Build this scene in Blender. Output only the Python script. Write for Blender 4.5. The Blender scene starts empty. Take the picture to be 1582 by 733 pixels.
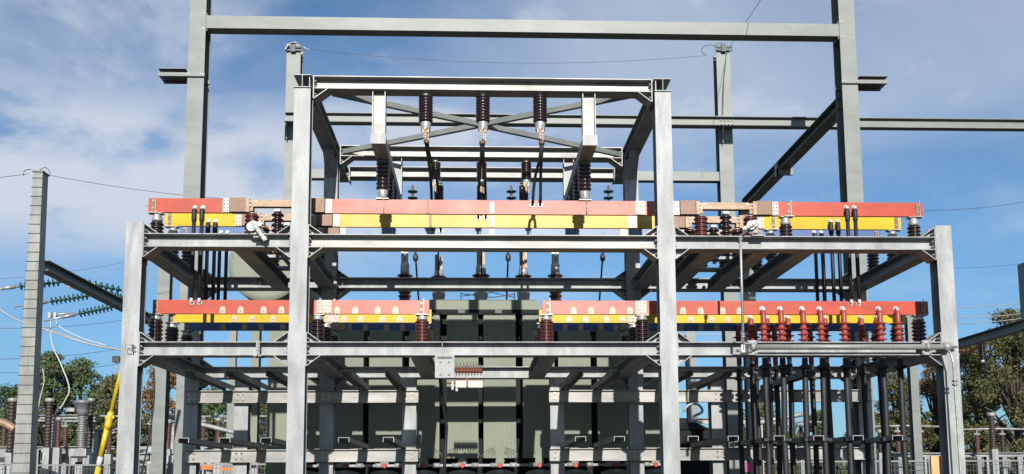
import bpy, math, random
from mathutils import Vector, Matrix
random.seed(7)
S = bpy.context.scene
COL = S.collection

# ------------------------------------------------------------------ camera
F = 1450.0; PW = 1582.0; PPY = 581.8; PITCH = .1153; YAW = .039; ROLL = -.0056
EYE = Vector((0, 0, 1.7))
fw = Vector((math.sin(YAW)*math.cos(PITCH), math.cos(YAW)*math.cos(PITCH), math.sin(PITCH)))
r0 = Vector((math.cos(YAW), -math.sin(YAW), 0)); u0 = r0.cross(fw)
rt = r0*math.cos(ROLL) + u0*math.sin(ROLL); up = -r0*math.sin(ROLL) + u0*math.cos(ROLL)
cam = bpy.data.cameras.new('camera'); co = bpy.data.objects.new('camera', cam); COL.objects.link(co)
m = Matrix.Identity(4)
for i in range(3):
    m[i][0] = rt[i]; m[i][1] = up[i]; m[i][2] = -fw[i]; m[i][3] = EYE[i]
co.matrix_world = m
cam.sensor_width = 36; cam.lens = 36*F/PW; cam.shift_y = (PPY-366.5)/PW
cam.clip_end = 3000; cam.clip_start = .05
S.camera = co

def at(px, py, Y):
    """point of the photograph's pixel on the vertical plane at distance Y"""
    d = fw*F + rt*(px-791) - up*(py-PPY)
    t = Y/d.y
    return Vector((d.x*t, Y, EYE.z+d.z*t))
def aX(px, py, Y): return at(px, py, Y).x
def aZ(px, py, Y): return at(px, py, Y).z

# ------------------------------------------------------------------ light
SUN_EL = math.radians(22.8)
w = bpy.data.worlds.new('World'); S.world = w; w.use_nodes = True
nt = w.node_tree; nt.nodes.clear(); N = nt.nodes.new; Lk = nt.links.new
out = N('ShaderNodeOutputWorld'); bg = N('ShaderNodeBackground'); bg.inputs['Strength'].default_value = .074
sky = N('ShaderNodeTexSky'); sky.sky_type = 'NISHITA'; sky.sun_disc = False
sky.sun_elevation = SUN_EL; sky.sun_rotation = math.radians(180+1.7)
sky.air_density = 1.0; sky.dust_density = .35; sky.ozone_density = 1.6
tc = N('ShaderNodeTexCoord'); sep = N('ShaderNodeSeparateXYZ'); Lk(tc.outputs['Generated'], sep.inputs[0])
def mth(op, a, b=None, clamp=False):
    n = N('ShaderNodeMath'); n.operation = op; n.use_clamp = clamp
    for i, v in enumerate((a, b)):
        if v is None: continue
        if isinstance(v, (int, float)): n.inputs[i].default_value = v
        else: Lk(v, n.inputs[i])
    return n.outputs[0]
zz = mth('MAXIMUM', sep.outputs[2], 0.0)
den = mth('ADD', zz, .22)
cx = mth('DIVIDE', sep.outputs[0], den); cy = mth('DIVIDE', sep.outputs[1], den)
cmb = N('ShaderNodeCombineXYZ'); Lk(cx, cmb.inputs[0]); Lk(cy, cmb.inputs[1])
def noise(scale, detail, rough, dist, off, stretch=(1, 1, 1), rot=0):
    mp = N('ShaderNodeMapping'); mp.inputs['Location'].default_value = off; mp.inputs['Scale'].default_value = stretch
    mp.inputs['Rotation'].default_value = (0, 0, rot)
    Lk(cmb.outputs[0], mp.inputs[0]); n = N('ShaderNodeTexNoise'); Lk(mp.outputs[0], n.inputs['Vector'])
    n.inputs['Scale'].default_value = scale; n.inputs['Detail'].default_value = detail
    n.inputs['Roughness'].default_value = rough; n.inputs['Distortion'].default_value = dist
    return n.outputs['Fac']
n1 = noise(.85, 8, .55, .6, (3.1, 1.7, 0), (1, 1.2, 1), .5)
n2 = noise(2.1, 10, .60, .35, (9.1, 2.6, 0), (.9, 1.15, 1), .8)
def rng(v, a, b, lo=0., hi=1.):
    n = N('ShaderNodeMapRange'); n.interpolation_type = 'SMOOTHSTEP'
    n.inputs[1].default_value = a; n.inputs[2].default_value = b; n.inputs[3].default_value = lo; n.inputs[4].default_value = hi
    Lk(v, n.inputs[0]); return n.outputs[0]
elev = rng(sep.outputs[2], .24, .36)                   # few clouds low down, a veil above
veil = mth('ADD', mth('MULTIPLY', rng(n1, .44, .62), .42), mth('MULTIPLY', rng(n2, .46, .62), .58))
band = mth('MULTIPLY', rng(sep.outputs[0], .06, -.22), mth('MULTIPLY', rng(sep.outputs[2], .185, .27), rng(sep.outputs[2], .42, .33)))
low = mth('MULTIPLY', mth('MULTIPLY', rng(n2, .47, .70), rng(sep.outputs[2], .06, .2)), .35)
c1 = mth('MULTIPLY', veil, elev)
c2 = mth('MULTIPLY', mth('MULTIPLY', band, rng(n2, .28, .52)), 1.1)
right = mth('MULTIPLY', mth('MULTIPLY', rng(sep.outputs[0], -.12, .16), rng(mth('ADD', sep.outputs[2], mth('MULTIPLY', n2, .16)), .34, .46)), mth('ADD', mth('MULTIPLY', rng(n1, .35, .65), .25), .45))
cl = mth('MAXIMUM', mth('MAXIMUM', mth('MAXIMUM', c1, c2), low), right)
cl = mth('MULTIPLY', cl, .86, True)
mixc = N('ShaderNodeMix'); mixc.data_type = 'RGBA'
Lk(cl, mixc.inputs['Factor']); 
tint = N('ShaderNodeMix'); tint.data_type = 'RGBA'; tint.blend_type = 'MULTIPLY'; tint.inputs['Factor'].default_value = 1
Lk(sky.outputs[0], tint.inputs['A']); tint.inputs['B'].default_value = (.66, .92, 1.12, 1)
hz = N('ShaderNodeMix'); hz.data_type = 'RGBA'; hz.blend_type = 'MULTIPLY'; Lk(rng(sep.outputs[2], .26, .0), hz.inputs['Factor'])
Lk(tint.outputs['Result'], hz.inputs['A']); hz.inputs['B'].default_value = (.56, .67, .82, 1)
Lk(hz.outputs['Result'], mixc.inputs['A']); mixc.inputs['B'].default_value = (6.2, 6.7, 7.6, 1)
Lk(mixc.outputs['Result'], bg.inputs[0]); Lk(bg.outputs[0], out.inputs[0])

sl = bpy.data.lights.new('sun', 'SUN'); sl.energy = 5.0; sl.angle = math.radians(.53); sl.color = (1, .965, .90)
so = bpy.data.objects.new('sun', sl); COL.objects.link(so)
SD = Vector((-.03*math.cos(SUN_EL), math.cos(SUN_EL), -math.sin(SUN_EL)))
so.rotation_euler = SD.to_track_quat('-Z', 'Y').to_euler()
so.location = (0, -20, 30)
S.view_settings.view_transform = 'Standard'; S.view_settings.look = 'None'
S.view_settings.exposure = .5; S.view_settings.gamma = 1; S.view_settings.use_curve_mapping = False

# ------------------------------------------------------------------ materials
MATS = {}
def mat(name, col, rough=.6, metal=0., var=.12, scale=6., col2=None, bump=0., bscale=40., coat=0., stretch=(1, 1, 1), lo=.35, hi=.65, spec=.5, rvar=0., spangle=None):
    KA = .64; col = tuple(c*KA for c in col); col2 = tuple(c*KA for c in col2) if col2 else None
    m = bpy.data.materials.new(name); m.use_nodes = True; t = m.node_tree; n = t.nodes; l = t.links
    b = n['Principled BSDF']; b.inputs['Roughness'].default_value = rough; b.inputs['Metallic'].default_value = metal
    b.inputs['Coat Weight'].default_value = coat; b.inputs['Specular IOR Level'].default_value = spec
    g = n.new('ShaderNodeNewGeometry'); mp = n.new('ShaderNodeMapping'); mp.inputs['Scale'].default_value = stretch
    l.new(g.outputs['Position'], mp.inputs[0])
    no = n.new('ShaderNodeTexNoise'); no.inputs['Scale'].default_value = scale; no.inputs['Detail'].default_value = 7; no.inputs['Roughness'].default_value = .62
    l.new(mp.outputs[0], no.inputs['Vector'])
    r = n.new('ShaderNodeValToRGB'); r.color_ramp.elements[0].position = lo; r.color_ramp.elements[1].position = hi
    c2 = col2 if col2 else tuple(max(0, c*(1-var)) for c in col)
    c1 = col if col2 else tuple(min(1, c*(1+var)) for c in col)
    r.color_ramp.elements[0].color = (*c2, 1); r.color_ramp.elements[1].color = (*c1, 1)
    l.new(no.outputs['Fac'], r.inputs[0]); l.new(r.outputs[0], b.inputs['Base Color'])
    if rvar:
        mr = n.new('ShaderNodeMapRange'); mr.inputs[1].default_value = .3; mr.inputs[2].default_value = .7
        mr.inputs[3].default_value = rough-rvar; mr.inputs[4].default_value = rough+rvar
        l.new(no.outputs['Fac'], mr.inputs[0]); l.new(mr.outputs[0], b.inputs['Roughness'])
    if spangle:
        vo = n.new('ShaderNodeTexVoronoi'); vo.inputs['Scale'].default_value = 70; l.new(g.outputs['Position'], vo.inputs['Vector'])
        n3 = n.new('ShaderNodeTexNoise'); n3.inputs['Scale'].default_value = 1.7; n3.inputs['Detail'].default_value = 5; n3.inputs['Distortion'].default_value = .6
        mp3 = n.new('ShaderNodeMapping'); mp3.inputs['Scale'].default_value = (3.2, 3.2, .8) if spangle == 'v' else (.8, 3, 3); l.new(g.outputs['Position'], mp3.inputs[0]); l.new(mp3.outputs[0], n3.inputs['Vector'])
        r1 = n.new('ShaderNodeMapRange'); r1.inputs[3].default_value = .90; r1.inputs[4].default_value = 1.06
        sx = n.new('ShaderNodeSeparateColor'); l.new(vo.outputs['Color'], sx.inputs[0]); l.new(sx.outputs[0], r1.inputs[0])
        r2 = n.new('ShaderNodeMapRange'); r2.inputs[1].default_value = .33; r2.inputs[2].default_value = .68; r2.inputs[3].default_value = .84 if spangle == 'g' else .72; r2.inputs[4].default_value = 1.06 if spangle == 'g' else 1.12; l.new(n3.outputs['Fac'], r2.inputs[0])
        m1 = n.new('ShaderNodeMath'); m1.operation = 'MULTIPLY'; l.new(r1.outputs[0], m1.inputs[0]); l.new(r2.outputs[0], m1.inputs[1])
        vm = n.new('ShaderNodeVectorMath'); vm.operation = 'SCALE'; l.new(r.outputs[0], vm.inputs[0]); l.new(m1.outputs[0], vm.inputs['Scale']); l.new(vm.outputs[0], b.inputs['Base Color'])
    if bump:
        nb = n.new('ShaderNodeTexNoise'); nb.inputs['Scale'].default_value = bscale; nb.inputs['Detail'].default_value = 4
        l.new(g.outputs['Position'], nb.inputs['Vector'])
        bp = n.new('ShaderNodeBump'); bp.inputs['Strength'].default_value = bump; bp.inputs['Distance'].default_value = .01
        l.new(nb.outputs['Fac'], bp.inputs['Height']); l.new(bp.outputs[0], b.inputs['Normal'])
    MATS[name] = m; return m
mat('galv', (.46, .468, .475), .55, .12, scale=5, col2=(.30, .305, .30), bump=.12, bscale=60, stretch=(1, 1, .35), lo=.30, hi=.62, rvar=.10, spangle='v')
mat('galv_bright', (.48, .465, .44), .5, .2, scale=3, col2=(.32, .31, .295), bump=.08, bscale=50, stretch=(.3, 1, 1), rvar=.1, spangle='h')
mat('zinc_plate', (.30, .30, .30), .5, .3, scale=14, col2=(.23, .24, .24))
mat('bolt', (.42, .41, .39), .35, .8, scale=30)
mat('paint_grey', (.27, .288, .262), .5, 0, scale=1.2, col2=(.20, .222, .21), spangle='g', bump=.03, lo=.25, hi=.75)
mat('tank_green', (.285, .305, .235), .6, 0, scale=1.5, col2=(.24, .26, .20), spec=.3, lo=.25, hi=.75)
mat('tank_shade', (.014, .018, .018), .7, 0, scale=2, spec=.15)  # near-black: shade put into the colour of tank, cover gap and cabinet
mat('red_paint', (.62, .082, .036), .45, 0, spangle='g', scale=2.2, col2=(.53, .062, .03), bump=.03, spec=.3)
mat('red_semi', (.62, .14, .085), .45, 0, spangle='g', scale=3, col2=(.54, .07, .04), bump=.04)
mat('red_faded', (.66, .21, .15), .45, 0, spangle='g', spec=.35, scale=2.6, col2=(.58, .12, .08), bump=.05, lo=.33, hi=.60)
mat('yellow_paint', (.82, .545, .002), .45, 0, spangle='g', scale=2.5, col2=(.70, .475, .002), bump=.03, spec=.25)
mat('yellow_faded', (.80, .56, .09), .45, 0, spangle='g', spec=.35, scale=2.6, col2=(.74, .49, .012), bump=.06, lo=.33, hi=.62)
mat('blue_paint', (.025, .11, .34), .42, 0, scale=7, col2=(.02, .09, .29))
mat('blue_faded', (.15, .22, .36), .45, 0, scale=9, col2=(.07, .14, .32), lo=.28, hi=.5)
mat('copper', (.24, .125, .08), .5, .2, scale=16, col2=(.18, .09, .055))
mat('copper_tan', (.42, .30, .19), .5, .2, scale=7, col2=(.30, .17, .095), lo=.3, hi=.7, stretch=(1, 1, 3))
mat('splice_copper', (.56, .40, .29), .45, .2, scale=20, col2=(.42, .27, .18))
mat('lug_gold', (.56, .40, .27), .45, .2, scale=20, col2=(.44, .30, .20))
mat('tinned', (.46, .41, .35), .4, .5, scale=30, col2=(.34, .29, .25))
mat('silver', (.62, .61, .59), .38, .35, scale=20, col2=(.36, .36, .36))
mat('porcelain', (.028, .012, .014), .2, 0, scale=12, col2=(.020, .008, .010), coat=.35)  # dark brown glaze, darkened further for insulators standing in shadow
mat('porcelain_red', (.12, .028, .024), .28, 0, scale=14, col2=(.07, .018, .017), coat=.2)
mat('term_red', (.42, .062, .042), .5, 0, scale=10, col2=(.33, .046, .033))
mat('rubber', (.012, .013, .016), .62, 0, scale=10, col2=(.010, .011, .014))
mat('glass_green', (.008, .06, .055), .2, 0, scale=20, coat=.3)
mat('mast_grey', (.37, .375, .34), .55, 0, scale=2, col2=(.31, .32, .30), spangle='v')
mat('porcelain_dull', (.05, .026, .022), .6, 0, scale=12, col2=(.035, .02, .018))
mat('porcelain_dull_red', (.13, .045, .035), .6, 0, scale=12, col2=(.09, .035, .03))
mat('dark_steel', (.045, .05, .055), .5, .2)
mat('white_cer', (.62, .61, .58), .3, 0, scale=20, col2=(.62, .60, .56), lo=.3, hi=.5)
mat('rust', (.30, .09, .045), .6, .2, scale=50, col2=(.12, .04, .03))
mat('boom_yellow', (.80, .57, .02), .5, 0, scale=5, col2=(.66, .46, .02))
mat('white_paint', (.62, .62, .61), .5)
mat('orange', (.75, .18, .03), .6)
mat('red_cap', (.55, .03, .03), .4)
mat('wire', (.10, .10, .11), .5, .4)
mat('wire_light', (.50, .50, .49), .4, .5)
mat('magenta', (.55, .06, .22), .5)
mat('wood', (.85, .50, .24), .7, 0, scale=8, col2=(.68, .38, .17), stretch=(6, 6, .6))
mat('gravel', (.05, .038, .028), .95, 0, scale=3, col2=(.03, .024, .018), bump=.6, bscale=30)
mat('grass', (.07, .10, .03), .9, 0, scale=.4, col2=(.10, .10, .04))
mat('bark', (.11, .085, .06), .9, 0, scale=8, col2=(.06, .045, .035), bump=.4)
def leafmat(name, a, b, c):
    a, b, c = (tuple(q*.88 for q in w_) for w_ in (a, b, c))
    m = bpy.data.materials.new(name); m.use_nodes = True; t = m.node_tree; n = t.nodes; l = t.links
    p = n['Principled BSDF']; p.inputs['Roughness'].default_value = .6; p.inputs['Specular IOR Level'].default_value = .25
    g = n.new('ShaderNodeNewGeometry'); r = n.new('ShaderNodeValToRGB')
    r.color_ramp.elements[0].color = (*a, 1); r.color_ramp.elements[1].color = (*c, 1)
    e = r.color_ramp.elements.new(.55); e.color = (*b, 1)
    l.new(g.outputs['Random Per Island'], r.inputs[0]); l.new(r.outputs[0], p.inputs['Base Color'])
    MATS[name] = m
leafmat('leaf_green', (.035, .06, .022), (.075, .11, .04), (.14, .16, .055))
leafmat('leaf_dark', (.02, .045, .018), (.045, .08, .03), (.09, .12, .04))
leafmat('leaf_olive', (.045, .055, .02), (.095, .10, .035), (.17, .14, .05))
leafmat('leaf_autumn', (.09, .06, .03), (.18, .115, .05), (.27, .16, .06))

# ------------------------------------------------------------------ mesh builder
V = Vector
class MB:
    def __init__(s): s.v = []; s.f = []; s.sm = []
    def add(s, vs, fs, smooth=False):
        o = len(s.v); s.v += [V(p) for p in vs]
        for f in fs: s.f.append([i+o for i in f]); s.sm.append(smooth)
        return s
    def box(s, a, b, bev=0.):
        x0, y0, z0 = (min(a[i], b[i]) for i in range(3)); x1, y1, z1 = (max(a[i], b[i]) for i in range(3))
        return s.hexa([(x0,y0,z0),(x1,y0,z0),(x1,y1,z0),(x0,y1,z0)], [(x0,y0,z1),(x1,y0,z1),(x1,y1,z1),(x0,y1,z1)])
    def hexa(s, lo, hi):
        return s.add(list(lo)+list(hi), [(3,2,1,0),(4,5,6,7),(0,1,5,4),(1,2,6,5),(2,3,7,6),(3,0,4,7)])
    def prism(s, poly, p0, p1, ux, uy):
        """2D polygon extruded from p0 to p1; ux, uy its axes (counter-clockwise seen from p1)"""
        n = len(poly); p0, p1, ux, uy = V(p0), V(p1), V(ux), V(uy)
        vs = [p0+ux*a+uy*b for a, b in poly]+[p1+ux*a+uy*b for a, b in poly]
        fs = [[i, (i+1) % n, (i+1) % n+n, i+n] for i in range(n)]+[list(range(n))[::-1], [i+n for i in range(n)]]
        return s.add(vs, fs)
    def ibeam(s, p0, p1, h, w, upv=(0,0,1), tf=.012, tw=.008):
        p0, p1, u = V(p0), V(p1), V(upv); a = (p1-p0).normalized(); u = (u-a*u.dot(a)).normalized(); sd = u.cross(a)
        H, W, T = h/2, w/2, tw/2
        poly = [(-W,-H),(W,-H),(W,-H+tf),(T,-H+tf),(T,H-tf),(W,H-tf),(W,H),(-W,H),(-W,H-tf),(-T,H-tf),(-T,-H+tf),(-W,-H+tf)]
        return s.prism(poly, p0, p1, sd, u)
    def channel(s, p0, p1, h, w, upv=(0,0,1), t=.007):   # open side down
        p0, p1, u = V(p0), V(p1), V(upv); a = (p1-p0).normalized(); u = (u-a*u.dot(a)).normalized(); sd = u.cross(a)
        W, H = w/2, h/2
        poly = [(-W,-H),(-W+t,-H),(-W+t,H-t),(W-t,H-t),(W-t,-H),(W,-H),(W,H),(-W,H)]
        return s.prism(poly, p0, p1, sd, u)
    def bar(s, p0, p1, w, h, upv=(0,0,1)):
        p0, p1, u = V(p0), V(p1), V(upv); a = (p1-p0).normalized(); u = (u-a*u.dot(a)).normalized(); sd = u.cross(a)
        return s.prism([(-w/2,-h/2),(w/2,-h/2),(w/2,h/2),(-w/2,h/2)], p0, p1, sd, u)
    def tube(s, pts, r, n=12, cap=True):
        pts = [V(p) for p in pts]; rings = []; o = len(s.v)
        rr = r if isinstance(r, (list, tuple)) else [r]*len(pts)
        ref = None
        for i, p in enumerate(pts):
            a = (pts[min(i+1, len(pts)-1)]-pts[max(i-1, 0)]).normalized()
            if ref is None: ref = V((0,0,1)) if abs(a.z) < .9 else V((1,0,0))
            x = (ref-a*ref.dot(a)).normalized(); ref = x; y = a.cross(x)
            s.v += [p+(x*math.cos(2*math.pi*k/n)+y*math.sin(2*math.pi*k/n))*rr[i] for k in range(n)]
        for i in range(len(pts)-1):
            for k in range(n):
                s.f.append([o+i*n+k, o+i*n+(k+1) % n, o+(i+1)*n+(k+1) % n, o+(i+1)*n+k]); s.sm.append(True)
        if cap:
            s.f.append([o+k for k in range(n)][::-1]); s.sm.append(False)
            e = o+(len(pts)-1)*n; s.f.append([e+k for k in range(n)]); s.sm.append(False)
        return s
    def lathe(s, p, axis, prof, n=24):
        """prof: list of (distance along axis, radius)"""
        p, a = V(p), V(axis).normalized(); ref = V((0,1,0)) if abs(a.y) < .9 else V((1,0,0))
        x = (ref-a*ref.dot(a)).normalized(); y = a.cross(x); o = len(s.v)
        for t, r in prof:
            s.v += [p+a*t+(x*math.cos(2*math.pi*k/n)+y*math.sin(2*math.pi*k/n))*max(r, 1e-4) for k in range(n)]
        for i in range(len(prof)-1):
            for k in range(n):
                s.f.append([o+i*n+k, o+i*n+(k+1) % n, o+(i+1)*n+(k+1) % n, o+(i+1)*n+k]); s.sm.append(True)
        s.f.append([o+k for k in range(n)][::-1]); s.sm.append(False)
        e = o+(len(prof)-1)*n; s.f.append([e+k for k in range(n)]); s.sm.append(False)
        return s
    def disc(s, p, axis, r, t, n=16):
        return s.lathe(p, axis, [(0, r), (t, r)], n)
    def bolt(s, p, axis, r=.012):
        a = V(axis).normalized()
        s.lathe(p, a, [(0, r*1.5), (r*.3, r*1.5)], 10)
        s.lathe(V(p)+a*r*.3, a, [(0, r), (r*.9, r*.95), (r*1.1, r*.6)], 6)
        return s
def tag(o, label=None, cat=None, group=None, kind=None):
    if label: o['label'] = label
    if cat: o['category'] = cat
    if group: o['group'] = group
    if kind: o['kind'] = kind
    return o
def thing(name, loc, label, cat, group=None):
    o = bpy.data.objects.new(name, None); COL.objects.link(o); o.location = loc; o.empty_display_size = .1
    return tag(o, label, cat, group)
def wloc(o):
    p = V((0,0,0))
    while o: p = p+o.location; o = o.parent
    return p
def part(name, mb, mt, parent=None, origin=None, label=None, kind=None):
    """mb is in world coordinates"""
    base = wloc(parent) if parent else V((0,0,0))
    org = V(origin) if origin is not None else (base if parent else V((0,0,0)))
    me = bpy.data.meshes.new(name); me.from_pydata([tuple(p-org) for p in mb.v], [], mb.f)
    me.polygons.foreach_set('use_smooth', mb.sm); me.materials.append(MATS[mt]); me.update()
    o = bpy.data.objects.new(name, me); COL.objects.link(o); o.location = org-base
    if parent: o.parent = parent
    if label: o['label'] = label
    if kind: o['kind'] = kind
    return o
NOSPLIT = {'mesh','crown','trunk','rungs','grating','pins','oil_pipe','cover_guard','ribbed_coil','discs','far_bolts','fittings','wire_clamp'}
_part = part
def part(name, mb, mt, parent=None, origin=None, label=None, kind=None):
    if name in NOSPLIT or len(mb.v) > 4000: return _part(name, mb, mt, parent, origin, label, kind)
    n = len(mb.v); pa = list(range(n))
    def fd(i):
        while pa[i] != i: pa[i] = pa[pa[i]]; i = pa[i]
        return i
    for f in mb.f:
        for k in f[1:]: pa[fd(k)] = fd(f[0])
    comp = {}
    for i in range(n): comp.setdefault(fd(i), []).append(i)
    cl = []
    for ids in comp.values():
        lo = [min(mb.v[i][k] for i in ids)-.003 for k in range(3)]; hi = [max(mb.v[i][k] for i in ids)+.003 for k in range(3)]
        cur = [lo, hi, list(ids)]; again = True
        while again:
            again = False
            for c in cl:
                if all(c[0][k] <= cur[1][k] and c[1][k] >= cur[0][k] for k in range(3)):
                    cur = [[min(c[0][k], cur[0][k]) for k in range(3)], [max(c[1][k], cur[1][k]) for k in range(3)], c[2]+cur[2]]
                    cl.remove(c); again = True; break
        cl.append(cur)
    if len(cl) <= 1 or (parent is None): return _part(name, mb, mt, parent, origin, label, kind)
    nm = {'bolts': 'bolt', 'end_bolts': 'bolt', 'rail_bolts': 'bolt', 'holes': 'bolt_hole'}.get(name, name); first = None
    cl.sort(key=lambda c: -len(c[2]))
    for c in cl:
        ids = sorted(c[2]); mp = {i: j for j, i in enumerate(ids)}; q = MB(); q.v = [mb.v[i] for i in ids]
        for f, sm in zip(mb.f, mb.sm):
            if f[0] in mp: q.f.append([mp[i] for i in f]); q.sm.append(sm)
        o = _part(nm, q, mt, parent, origin, label, kind); first = first or o
    return first
def single(name, mb, mt, org, label, cat, group=None):
    o = part(name, mb, mt, None, org); return tag(o, label, cat, group)

# ------------------------------------------------------------------ ground
g = MB(); g.box((-400,-60,-.3), (400, 900, 0)); part('ground', g, 'gravel', kind='structure')
g = MB(); g.box((-400,52,.0), (400, 880, .012)); part('grass_field', g, 'grass', kind='structure')

# ------------------------------------------------------------------ main galvanised frame
YF, YB = 12.0, 14.57
BH, BW = .178, .23
Z1 = 3.2625+1.7; Z2 = 1.8443+1.7; ZT = 5.4165+1.7; ZTC = 5.239+1.7; ZOC = 3.4152+1.7
XO = (-4.40, 6.246); XI = (-2.287, 2.516); CW = .216; CD = .21
frame = thing('steel_rack', (0, YF, 0), 'tall galvanised steel rack of bolted columns and beams carrying the coloured bars', 'steel rack')
def column(x, y, z1, wd=CW, dp=CD, name='column'):
    c = MB(); c.ibeam((x, y+dp/2, 0), (x, y+dp/2, z1), dp, wd, (0,-1,0), .014, .010)
    return part(name, c, 'galv', frame)
FC = {}
for x in XO: FC[x] = column(x, YF, ZOC)
for x in XI: FC[x] = column(x, YF, ZTC)
XBO = (aX(294, 650, YB), aX(1338, 650, YB)); XBI = (aX(511.5, 250, YB), aX(975, 250, YB))
BC = {}
for x in XBO: BC[x] = column(x, YB, Z1-.02)
for x in XBI: BC[x] = column(x, YB, ZT-.19)
lowX = [aX(372, 650, YB), aX(632, 650, YB), aX(861, 650, YB), aX(1110, 650, YB)]
for x in lowX: column(x, YB, Z2-BH)
def bolts(mb, x, y, z, dx, dz, ax=(0,-1,0), r=.012):
    for a in (-dx, dx):
        for b in (-dz, dz): mb.bolt((x+a, y, z+b), ax, r)
def hbeam(x0, x1, yc, ztop, haunch=(1,1), gus=.19, h=BH, wd=BW, mt='galv', up_g=True, stiff=()):
    """beam along X with end plates, haunches and bolts as its sub-parts"""
    zc = ztop-h/2
    b = MB(); b.ibeam((x0+.012, yc, zc), (x1-.012, yc, zc), h, wd, (0,0,1), .011, .008)
    for sx in stiff: b.box((sx-.004, yc-wd/2+.006, ztop-h+.012), (sx+.004, yc+wd/2-.006, ztop-.012))
    o = part('beam', b, mt, frame, (x0, yc, zc))
    for i, (xe, sg) in enumerate(((x0, 1), (x1, -1))):
        if not haunch[i]: continue
        e = MB(); zt = ztop+(.125 if up_g else .0); zb = ztop-h-.135
        e.box((xe, yc-wd/2, zb), (xe+sg*.012, yc+wd/2, zt)); part('end_plate', e, mt, o)
        gs = MB()
        def tri(zbeam, ztip):
            a = V((xe+sg*.012, yc, ztip)); c = V((xe+sg*gus, yc, zbeam))
            gs.bar(a, c, wd, .010, (0,0,1) if abs(sg) else None)
            n = 1 if ztip > zbeam else -1
            pts = [(xe+sg*.012, zbeam+.001*n), (xe+sg*(gus-.015), zbeam+.001*n), (xe+sg*.012, ztip-.012*n)]
            gs.add([(p[0], yc-.004, p[1]) for p in pts]+[(p[0], yc+.004, p[1]) for p in pts], [(0,1,2),(5,4,3),(0,3,4,1),(1,4,5,2),(2,5,3,0)])
        if up_g: tri(ztop, zt)
        tri(ztop-h, zb)
        part('haunch', gs, mt, o)
        bl = MB()
        zs = [ztop-.055, ztop-h+.05, ztop-h-.06]+([ztop+.05] if up_g else [])
        for zz_ in zs:
            for yy in ((yc-.06,) if yc < 13 else (yc-.06, yc+.06)): bl.bolt((xe+sg*.012, yy, zz_), (sg,0,0), .017)
        part('end_bolts' if yc < 13 else 'far_bolts', bl, 'bolt', o, kind=None if yc < 13 else 'stuff')
    return o
hc = CW/2
YFB = YF+.121
hbeam(XO[0]+hc, XI[0]-hc, YFB, Z1); hbeam(XI[0]+hc, XI[1]-hc, YFB, Z1, mt='galv_bright'); hbeam(XI[1]+hc, XO[1]-hc, YFB, Z1)
hbeam(XO[0]+hc, XI[0]-hc, YFB, Z2); hbeam(XI[0]+hc, XI[1]-hc, YFB, Z2, stiff=(-.43,)); hbeam(XI[1]+hc, XO[1]-hc, YFB, Z2)
hbeam(XI[0]+hc+.03, XI[1]-hc-.03, YFB, ZT, up_g=False, mt='galv_bright')
YBB = YB+.121
hbeam(XBO[0]+hc, XBI[0]-hc, YBB, Z1); hbeam(XBI[0]+hc, XBI[1]-hc, YBB, Z1); hbeam(XBI[1]+hc, XBO[1]-hc, YBB, Z1)
hbeam(XBO[0]+hc, XBI[0]-hc, YBB, Z2); hbeam(XBI[0]+hc, XBI[1]-hc, YBB, Z2); hbeam(XBI[1]+hc, XBO[1]-hc, YBB, Z2)
hbeam(XBI[0]+hc+.03, XBI[1]-hc-.03, YBB, ZT, up_g=False, mt='galv_bright')
YC = 15.62
hbeam(aX(541, 270, YC), aX(948, 270, YC), YC, aZ(745, 262, YC), haunch=(0,0), mt='galv_bright')
e = MB()
for px in (541, 948):
    x = aX(px, 270, YC); e.box((x-.007, YC-.11, aZ(px, 283, YC)), (x+.007, YC+.11, aZ(px, 261, YC)+.01))
    e.bolt((x+(-.02 if px < 700 else .007), YC-.05, aZ(px, 272, YC)), (-1 if px < 700 else 1, 0, 0), .016)
part('end_plate', e, 'galv', frame)
# depth beams
def dbeam(x, y0, y1, ztop, h=BH, wd=BW, mt='galv'):
    b = MB(); b.ibeam((x, y0, ztop-h/2), (x, y1, ztop-h/2), h, wd, (0,0,1), .011, .008)
    return part('cross_beam', b, mt, frame, (x, y0, ztop-h/2))
for x, xb in zip(XI, XBI):
    b = MB(); b.ibeam((x, YF-.02, ZTC+BH/2+.003), (xb, YC+.3, ZTC+BH/2+.003), BH, BW, (0,0,1), .011, .008)
    part('roof_beam', b, 'galv', frame)
    s_ = 1 if x < 0 else -1
    e = MB()   # connection plate between roof beam and top beam
    e.box((x+s_*(BW/2-.03), YF+.01, ZTC+.015), (x+s_*(BW/2-.018), YF+.2, ZT-.015)); part('stiffener', e, 'galv', frame)
    # knee between roof beam and column
    for yy0, sg in ((YF+CD, 1), (YB, -1)):
        k = MB(); k.bar((x if sg > 0 else xb, yy0, ZTC-.36), ((x if sg > 0 else xb), yy0+sg*.36, ZTC-.002), .16, .012, (0,0,1) if sg > 0 else (0,0,1))
        k.hexa([((x if sg > 0 else xb)-.004, yy0, ZTC-.35), ((x if sg > 0 else xb)+.004, yy0, ZTC-.35), ((x if sg > 0 else xb)+.004, yy0+sg*.01, ZTC-.35), ((x if sg > 0 else xb)-.004, yy0+sg*.01, ZTC-.35)],
               [((x if sg > 0 else xb)-.004, yy0, ZTC-.002), ((x if sg > 0 else xb)+.004, yy0, ZTC-.002), ((x if sg > 0 else xb)+.004, yy0+sg*.34, ZTC-.002), ((x if sg > 0 else xb)-.004, yy0+sg*.34, ZTC-.002)])
        part('knee_plate', k, 'galv', frame)
def ux(px): return aX(px, 320, 12.65)     # along the upper red bar
def lx(px): return aX(px, 475, 12.65)     # along the lower red bar
XCL, XCR = ux(429), ux(1121)
for x in (ux(243), XCL-.35, XCL+.38, aX(1030, 391, 12.45), XCR-.35, XCR+.35, aX(1234, 391, 12.45), ux(1411)): dbeam(x, YFB+.012, YBB-.012, Z1-.004)
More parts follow.
